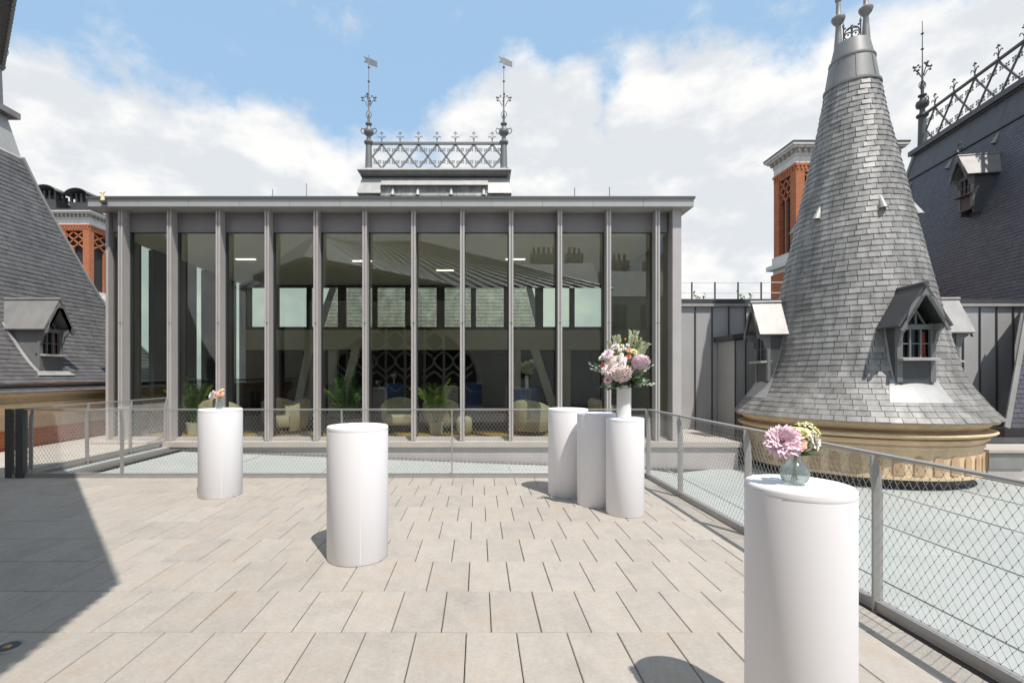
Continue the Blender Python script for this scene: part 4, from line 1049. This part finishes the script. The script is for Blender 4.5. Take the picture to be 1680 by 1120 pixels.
# ------------------------------------------------------------------ flowers
def basis(d):
    d = Vector(d).normalized(); a = d.cross(Vector((0,0,1)))
    if a.length < .1: a = d.cross(Vector((0,1,0)))
    a.normalize(); return d, a, d.cross(a)
def bloom(name, P, d, r, m, parent, layers=5, n0=14, cup=.55, width=.32, core=None, droop=0.0):
    "layered flower of pointed petals round the axis d"
    P = Vector(P); d, a, b = basis(d); mb = MB()
    for L_ in range(layers):
        f = 1-L_/layers; n = max(5, int(n0*(.55+.45*f))); tilt = R(88)*f-R(8)+droop*f; ln = r*(.45+.55*f)
        for k in range(n):
            an = 2*math.pi*(k+.5*(L_ % 2))/n+random.uniform(-.08, .08); e = a*math.cos(an)+b*math.sin(an); q = d.cross(e).normalized()
            tl = tilt+random.uniform(-.12, .12); l = ln*random.uniform(.88, 1.08); w = l*width*random.uniform(.85, 1.1)
            def pt(s, side, up=0):
                ang = tl*(1-cup*(1-s)); return P+e*(l*s*math.sin(ang))+d*(l*s*math.cos(ang)+up)+q*side
            mb.tone = min(1, max(0, .35+.5*f+random.uniform(-.2, .2)))
            mb.add([pt(.05,0), pt(.35,w*.5,.02*l), pt(.7,w*.55,.03*l), pt(1,0), pt(.7,-w*.55,.03*l), pt(.35,-w*.5,.02*l), pt(.55,0,-.04*l)], [(0,1,6),(1,2,6),(2,3,6),(3,4,6),(4,5,6),(5,0,6)])
    o = mb.build(name, m, parent)
    if core: MB().ball(P+d*r*.12, r*.16, 8, 5).build('flower_centre', core, o)
    return o
def pompon(name, P, r, m, parent, n=170, sq=.9):
    mb = MB(); P = Vector(P)
    for i in range(n):
        z = 1-2*(i+.5)/n; a = i*2.39996; e = Vector((math.sqrt(1-z*z)*math.cos(a), math.sqrt(1-z*z)*math.sin(a), z*sq)); d, u, v = basis(e)
        l = r*random.uniform(.85, 1.1); w = r*.14; mb.tone = random.random(); c = P+e*(r*.55)
        mb.add([c-u*w, c+u*w, P+e*l+u*w*.9+v*w*.5, P+e*(l*1.03), P+e*l-u*w*.9+v*w*.5, P+e*(l*.9)+v*w*1.1], [(0,1,2,5),(5,2,3),(5,3,4),(0,5,4)])
    mb.ball(P, (r*.6, r*.6, r*.6*sq), 10, 7)
    return mb.build(name, m, parent)
def leaf_sprig(name, P, d, L_, m, parent, n=9, lw=.02, curl=.3, ll=None):
    P = Vector(P); d, a, b = basis(d); mb = MB(); pts = []
    bend = Vector((0,0,-curl)) ; ll = ll or L_*.28
    for i in range(6): s = i/5; pts.append(P+d*(L_*s)+bend*(L_*s*s))
    mb.path(pts, [.0025]*5+[.001], 4)
    for k in range(n):
        s = .2+.8*k/(n-1); c = P+d*(L_*s)+bend*(L_*s*s); sg = 1 if k % 2 else -1
        e = (d*.5+a*sg*random.uniform(.5, 1)+b*random.uniform(-.6, .6)).normalized(); q = e.cross(d).normalized(); l = ll*(1.1-.4*s)*random.uniform(.8, 1.2)
        q = (q+Vector((random.uniform(-.4,.4), random.uniform(-.4,.4), random.uniform(-.4,.4)))).normalized(); sd_ = e.cross(q).normalized()
        mb.tone = random.random()
        mb.add([c, c+e*l*.35+sd_*lw*.85, c+e*l*.75+sd_*lw*.7, c+e*l, c+e*l*.75-sd_*lw*.7, c+e*l*.35-sd_*lw*.85], [(0,1,2,3),(0,3,4,5)])
    return mb.build(name, m, parent)
def round_vase(X, Y, Z, s, label):
    pr = [(.0,.002),(.030,.002),(.034,.006),(.046,.022),(.0505,.042),(.046,.064),(.032,.082),(.023,.092),(.0205,.105),(.0215,.118),(.027,.127),(.0285,.130)]
    o = MB().lathe([(r*s, z*s) for r, z in pr], (X, Y, Z), 40).build('glass_vase', 'vase_glass', None, smooth=50, loc=(X, Y, Z))
    tag(o, label, 'vase', 'small round glass vases')
    # cut diagonal ribs on the belly
    rb = MB()
    for k in range(30):
        for sg in (1, -1):
            pts = []
            for i in range(7):
                z = .010+.062*i/6; r = interp([(b, a) for a, b in pr[3:]] if z > .022 else [(.006,.034),(.022,.046)], z); a = 2*math.pi*k/30+sg*.55*i/6
                pts.append(Vector((X, Y, Z))+Vector((math.cos(a)*(r+.0006)*s, math.sin(a)*(r+.0006)*s, z*s)))
            rb.path(pts, .0007*s, 3, False)
    rb.build('cut_ribs', 'vase_glass', o)
    return o
# vase and flowers on the near pedestal
V6 = Vector((1.235, 1.905, 1.0725))
round_vase(V6.x, V6.y, V6.z, 1.0, 'round cut-glass vase with a large pink dahlia beside the railing')
def small_bouquet():
    t = thing('flower_bouquet', tuple(V6+Vector((0,0,.02))), 'small bouquet of pink dahlia, yellow lisianthus and peach rose in the round cut-glass vase', 'bouquet')
    st = MB(); heads = [(-.055,-.012,.165),(-.005,.0,.18),(.03,.005,.205),(.012,.015,.235),(.058,.0,.165),(.062,.01,.225),(.045,.02,.24),(-.02,.012,.205)]
    for x, y, z in heads: st.path([V6+Vector((x*-.25, y*-.4, .012)), V6+Vector((x*.15, y*.2, .11)), V6+Vector((x, y, z-.01))], .0022, 5)
    st.build('stems', 'stem', t)
    bloom('dahlia', V6+Vector((-.058,-.02,.165)), (-.45,-.75,.32), .074, 'petal_pink', t, 8, 22, .5, .40, 'petal_peach')
    bloom('rose', V6+Vector((-.008,-.035,.163)), (.1,-.85,.35), .034, 'petal_peach', t, 5, 8, .75, .75)
    bloom('rose', V6+Vector((-.022,-.03,.192)), (-.2,-.8,.5), .03, 'petal_coral', t, 4, 7, .75, .75)
    bloom('lisianthus', V6+Vector((.018,-.02,.196)), (.1,-.6,.7), .038, 'petal_yellow', t, 4, 7, .8, .8)
    bloom('lisianthus', V6+Vector((.062,-.012,.205)), (.5,-.4,.55), .034, 'petal_yellow', t, 4, 6, .85, .7)
    bloom('carnation', V6+Vector((.05,-.03,.172)), (.6,-.7,.2), .04, 'petal_white', t, 4, 9, .5, .6, 'petal_peach')
    for x, y, z in ((.022,.0,.238), (.055,.005,.24), (.0,-.005,.222)):
        bloom('bud', V6+Vector((x, y, z-.012)), (.1,-.1,1), .022, 'petal_yellow', t, 3, 5, .95, .7)
    for d in ((.6,-.4,.4), (.3,-.6,.2), (-.2,.3,.8), (.4,.2,.6), (.2,-.5,.7)): leaf_sprig('leaf_sprig', V6+Vector((.01,0,.11)), d, .085, 'leaf_green', t, 6, .008, .1)
small_bouquet()
# tiny vase on the far left pedestal
V1 = Vector((-3.22, 6.05, 1.0725))
round_vase(V1.x, V1.y, V1.z, .95, 'tiny clear glass vase on the pedestal in front of the pavilion')
def tiny_bouquet():
    t = thing('flower_bouquet', tuple(V1+Vector((0,0,.02))), 'two pale pink and peach flowers in the tiny glass vase', 'bouquet')
    st = MB()
    for x, z in ((-.04,.16),(.035,.19),(.05,.22)): st.path([V1+Vector((0,0,.012)), V1+Vector((x*.2,0,.11)), V1+Vector((x,-.01,z))], .0022, 5)
    st.build('stems', 'stem', t)
    bloom('dahlia', V1+Vector((-.055,-.02,.165)), (-.5,-.8,.3), .072, 'petal_white', t, 6, 16, .45, .4)
    bloom('rose', V1+Vector((.03,-.02,.19)), (.3,-.8,.4), .05, 'petal_peach', t, 5, 8, .7, .75)
    bloom('rose', V1+Vector((-.005,-.03,.15)), (.1,-.9,.2), .03, 'petal_peach', t, 4, 7, .75, .75)
    for p in ((.05,-.01,.235),(-.03,-.03,.14)): bloom('bud', V1+Vector(p), (.2,-.3,1), .025, 'petal_yellow', t, 3, 5, .9, .7)
    for d in ((.6,-.4,.3), (-.3,-.6,.1), (.2,.2,.6)): leaf_sprig('leaf_sprig', V1+Vector((.0,0,.12)), d, .07, 'leaf_green', t, 5, .008, .1)
tiny_bouquet()
# tall white vase with the large bouquet
VT = Vector((1.575, 5.28, 1.0335))
o = MB().lathe([(0,.001),(.072,.001),(.075,.004),(.077,.37),(.075,.372),(.070,.371),(.066,.30),(0,.29)], VT, 48).build('white_vase', 'white_ceramic', None, smooth=40, loc=tuple(VT))
tag(o, 'tall white cylindrical vase on the slim pedestal of the group of three', 'vase')
def big_bouquet():
    c = VT+Vector((0,0,.37))
    t = thing('flower_bouquet', tuple(VT+Vector((0,0,.30))), 'large bouquet of pale pink hydrangea-like blooms, peach roses and eucalyptus in the tall white vase', 'bouquet')
    def q(x, y, dy=0): return Vector(((x-785)/800*(5.20+dy), 5.20+dy, 1.5-(y-614)/800*(5.20+dy)))
    st = MB(); rng_ = random.Random(3)
    def head(P): st.path([VT+Vector((0,0,.30)), c+(P-c)*.3+Vector((0,0,.03)), P], .003, 4)
    spec = [('peony',1019,612,.115,'petal_pale'),('dahlia',1001,604,.10,'petal_pale'),('peony',1051,593,.098,'petal_lilac'),('dahlia',1014,592,.075,'petal_white'),('carnation',1035,606,.05,'petal_white'),('dahlia',1020,592,.065,'petal_lilac'),('dahlia',998,623,.055,'petal_pink'),
            ('dahlia',998,582,.07,'petal_lilac'),('dahlia',1010,570,.055,'petal_lilac'),('carnation',1024,575,.045,'petal_white'),('carnation',1040,578,.05,'petal_yellow'),('carnation',988,588,.045,'petal_white')]
    for nm, x, y, r, m_ in spec:
        P = q(x, y, -.10 if r > .06 else -.03); head(P)
        if nm == 'peony': pompon(nm, P, r, m_, t, 190, .85)
        else: bloom(nm, P, (P-c+Vector((0,-.14,.02))), r, m_, t, 6, 16, .5, .38)
    for x, y, r, m_ in [(1032,575,.035,'petal_peach'),(1031,586,.034,'petal_coral'),(989,599,.028,'petal_coral'),(1006,590,.034,'petal_peach'),(1021,567,.022,'petal_yellow')]:
        P = q(x, y, -.08); head(P); bloom('rose', P, (P-c+Vector((0,-.2,0))), r, m_, t, 5, 7, .75, .75)
    for x, y in [(1026,556),(1062,590),(1014,578),(1030,592),(1007,577),(988,595)]: P = q(x, y, -.05); head(P); pompon('craspedia', P, .015, 'yellow_bud', t, 24)
    for x, y in [(1024,571),(1020,582),(1030,566),(1017,574),(1060,597),(995,590)]: P = q(x, y, -.09); head(P); bloom('small_white_flower', P, (0,-1,.3), .025, 'petal_white', t, 3, 6, .5, .7)
    for x, y, dy in [(1045,562,0),(1052,575,.05),(1036,560,.06),(1003,566,.02),(1010,560,.08),(1048,568,-.05),(1040,553,.05),(1055,570,.1)]:
        P = q(x, y, dy); head(P)
        for k in range(5): leaf_sprig('astilbe_plume', c+(P-c)*.55, (P-c)+Vector((rng_.uniform(-.09,.09), rng_.uniform(-.09,.09), 0)), (P-c).length*.58, 'pale_green', t, 26, .009, .0, .034)
    for x, y, dy in [(975,598,0),(984,610,-.05),(1064,600,.0),(1062,628,-.05),(1045,548,.02),(1060,612,.05),(992,625,.0),(988,588,.06),(1035,552,.1),(966,597,-.05),(970,606,.05),(1068,634,-.1),(1072,601,.0)]:
        P = q(x, y, dy); leaf_sprig('eucalyptus_sprig', c+(P-c)*.15, (P-c)+Vector((0,0,.06)), (P-c).length*.9, 'eucalyptus', t, 13, .019, .12, .045)
    for k in range(44):
        a = 2.399*k; d = Vector((math.cos(a), math.sin(a), random.uniform(-.15, 1.0))); leaf_sprig('leaf_sprig', c+Vector((0,0,-.01)), d, random.uniform(.12, .23), 'leaf_green', t, 8, .022, .15, .075)
    st.build('stems', 'stem', t)
big_bouquet()

# ------------------------------------------------------------------ furniture behind the glass
def cushion(mb, x0, x1, y0, y1, z0, z1, e=.35):
    n = 12; c = Vector(((x0+x1)/2, (y0+y1)/2, (z0+z1)/2)); h = Vector(((x1-x0)/2, (y1-y0)/2, (z1-z0)/2)); vs = []; fs = []
    sp = lambda v: math.copysign(abs(v)**e, v)
    for i in range(n+1):
        p = -math.pi/2+math.pi*i/n
        for k in range(2*n):
            a = math.pi*k/n; vs.append(c+Vector((h.x*sp(math.cos(p))*sp(math.cos(a)), h.y*sp(math.cos(p))*sp(math.sin(a)), h.z*sp(math.sin(p)))))
    for i in range(n):
        for k in range(2*n): fs.append((i*2*n+k, i*2*n+(k+1) % (2*n), (i+1)*2*n+(k+1) % (2*n), (i+1)*2*n+k))
    mb.add(vs, fs); return mb
def armchair(X, Y, rz, label):
    t = thing('armchair', (0,0,0), label, 'armchair', 'cream armchairs behind the glass')
    cushion(MB(), -.38, .38, -.36, .30, .16, .44).build('seat', 'upholstery', t, smooth=60)
    b = MB()
    vs = []; n = 16
    for i in range(n+1):
        a = R(-10)+R(200)*i/n; w = .5+.5*math.sin(max(0, min(math.pi, a)))
        for r_, z in ((.40,.10),(.47,.35),(.49,.50+.30*w),(.42,.56+.30*w),(.33,.50+.28*w),(.30,.30),(.30,.12)): vs.append((r_*math.cos(a), r_*math.sin(a)*.95, z))
    b.add(vs, [(i*7+k, i*7+(k+1) % 7, (i+1)*7+(k+1) % 7, (i+1)*7+k) for i in range(n) for k in range(7)]+[tuple(range(7)), tuple(n*7+k for k in range(6, -1, -1))]).build('backrest', 'upholstery', t, smooth=60)
    for x in (-.28, .28):
        for y in (-.25, .25): MB().lathe([(.02,0),(.028,.17)], (x, y, 0), 8, cap=True).build('leg', 'interior_floor', t)
    t.location = (X, Y, .032); t.rotation_euler = (0,0,rz); return t
for X, Y, rz, lb in ((-6.2,11.75,R(60),'cream armchair by the glass behind the pedestal with tiny vase'),(-5.4,13.3,R(180),'cream armchair facing away at the back of the lounge'),
    (-4.72,12.2,R(-60),'cream armchair on the gold carpet left of the large palm'),(-2.05,12.7,R(10),'cream armchair with its back to the blue pedestal beside the palm'),
    (-1.0,13.0,R(170),'cream armchair between the two palms'),(1.30,12.0,R(150),'cream armchair behind the group of three pedestals'),(3.3,12.6,R(100),'cream armchair behind the large bouquet')): armchair(X, Y, rz, lb)
def blue_ped(X, Y, r, h, lb):
    o = MB().lathe([(0,0),(r,0),(r,h-.12),(r+.006,h-.118),(r+.006,h-.01),(r,h),(0,h)], (X, Y, .022), 40).build('blue_pedestal', 'blue_cloth', None, smooth=35, loc=(X, Y, 0)); tag(o, lb, 'pedestal', 'blue cloth covered pedestals inside')
    MB().lathe([(r+.008,h-.125),(r+.011,h-.12),(r+.008,h-.115)], (X, Y, .022), 40).build('band', 'blue_cloth', o)
blue_ped(-2.43, 14.0, .25, 1.22, 'blue pedestal behind the glass next to the large palm')
blue_ped(-.15, 14.4, .25, 1.24, 'blue pedestal behind the glass half hidden by a fin')
blue_ped(1.02, 13.0, .26, 1.10, 'blue pedestal behind the glass with a tall bouquet')
blue_ped(1.40, 13.3, .26, 1.10, 'second blue pedestal standing beside the one with a tall bouquet')
def inner_bouquet(X, Y, Z, s, lb):
    t = thing('dried_bouquet', (X, Y, Z), lb, 'bouquet', 'bouquets behind the glass'); P = Vector((X, Y, Z))
    MB().lathe([(0,0),(.05*s,0),(.045*s,.3*s),(.05*s,.34*s)], P, 16).build('vase', 'white_ceramic', t, smooth=40)
    for k in range(9):
        a = 2*math.pi*k/9; d = Vector((math.cos(a)*.6, math.sin(a)*.6, .9)); leaf_sprig('leaf_sprig', P+Vector((0,0,.32*s)), d, .42*s, 'eucalyptus', t, 8, .03*s, .1)
    for k in range(3): bloom('flower', P+Vector((.12*(k-1)*s, -.05, (.62+.05*k)*s)), (.2*(k-1),-.8,.5), .08*s, 'petal_white', t, 4, 10, .5, .5)
inner_bouquet(1.30, 13.15, 1.125, 1.0, 'tall grey-green bouquet in white vase on the blue pedestals')
inner_bouquet(-2.43, 14.0, 1.245, .35, 'tiny flowers on the blue pedestal next to the large palm')
def palm(X, Y, h, n, lb, m='palm_leaf'):
    t = thing('potted_palm', (X, Y, .02), lb, 'palm', 'potted palms behind the glass'); P = Vector((X, Y, .022)); rg = random.Random(int(X*100))
    MB().lathe([(0,0),(.15,0),(.19,.3),(.17,.3),(.16,.26),(0,.26)], P, 20).build('pot', 'white_ceramic', t, smooth=40)
    for k in range(n):
        a = 2.399*k+rg.random()*.4; lean = rg.uniform(.15, .75); H = h*rg.uniform(.45, 1.0)
        e = Vector((math.cos(a), math.sin(a), 0)); base = P+Vector((0,0,.26))+e*.04; pts = []; m_ = MB()
        for i in range(8):
            s = i/7; pts.append(base+e*(lean*.7*s**1.6)+Vector((0,0,H*(s-.22*lean*s**3))))
        m_.path(pts, [.012-.001*i for i in range(8)], 4)
        for i in range(3, 8):
            for sub_ in range(3):
                s = (i-sub_/3)/7; c = base+e*(lean*.7*s**1.6)+Vector((0,0,H*(s-.22*lean*s**3))); d = (pts[i]-pts[i-1]).normalized(); q = d.cross(Vector((0,0,1))).normalized()
                for sg in (-1, 1):
                    l = .32*rg.uniform(.8, 1.1)*(1.15-.5*s); f = (d*.65+q*sg*.8+Vector((0,0,-.05))).normalized(); w = f.cross(q.cross(d)).normalized()*.016; tip = c+f*l+Vector((0,0,-.06))
                    m_.add([c, c+f*l*.5+w, tip, c+f*l*.5-w], [(0,1,2,3)])
        m_.build('frond', m if k % 4 else 'palm_light', t)
palm(-3.25, 12.0, 1.25, 16, 'large dark green potted palm inside the pavilion')
palm(-1.05, 12.1, 1.30, 11, 'lighter green potted palm inside the pavilion between two fins', 'palm_light')
palm(-7.0, 12.0, 1.2, 9, 'shadowed potted palm in the end bay of the pavilion')
o = MB().lathe([(0,0),(.09,0),(.12,.30),(.125,.30),(.11,.02)], (-.72, 11.3, .03), 24).build('glass_bucket', 'clear_glass', None, smooth=40, loc=(-.72, 11.3, .03)); tag(o, 'clear glass bucket standing on the floor just behind the pane', 'bucket')
o = cushion(MB(), -.55, -.15, 11.75, 12.15, .03, .48, .6).build('pouf', 'upholstery', None, smooth=60, loc=(-.35, 11.95, .03)); tag(o, 'small round cream pouf behind the glass bucket', 'pouf')

# ------------------------------------------------------------------ small things
t = thing('floor_uplight', (-2.33, 2.16*1.0, 0), 'round steel uplight with brass lamp sunk into the paving', 'floor light')
P = px(12, 1061, 1200/447); P.z = .0
t.location = P; ROOT[t.name] = P
MB().lathe([(.055,.001),(.062,.006),(.078,.006),(.082,.0015)], P, 40).build('rim', 'steel', t, smooth=40)
MB().lathe([(0,.0025),(.056,.0025)], P, 32).build('lens', 'steel_dark', t)
MB().ball(P+Vector((0,0,.004)), (.022,.022,.006), 12, 6).build('lamp', 'brass', t)
t = thing('roof_beacon', (-8.0, 10.38, 5.28), 'small pale gilded ornament on the edge of the pavilion roof', 'ornament')
p = Vector((-8.0, 10.38, 5.19)); MB().lathe([(0,0),(.045,0),(.035,.08),(.02,.14),(.03,.17),(.012,.2),(0,.21)], p, 12).path([p+Vector((-.06,0,.17)), p+Vector((.06,0,.19))], .012, 5).build('figure', 'gilt', t, smooth=50)
MB().box(-8.03, -7.93, 10.33, 10.43, 5.14, 5.187).build('bracket', 'steel_dark', t)
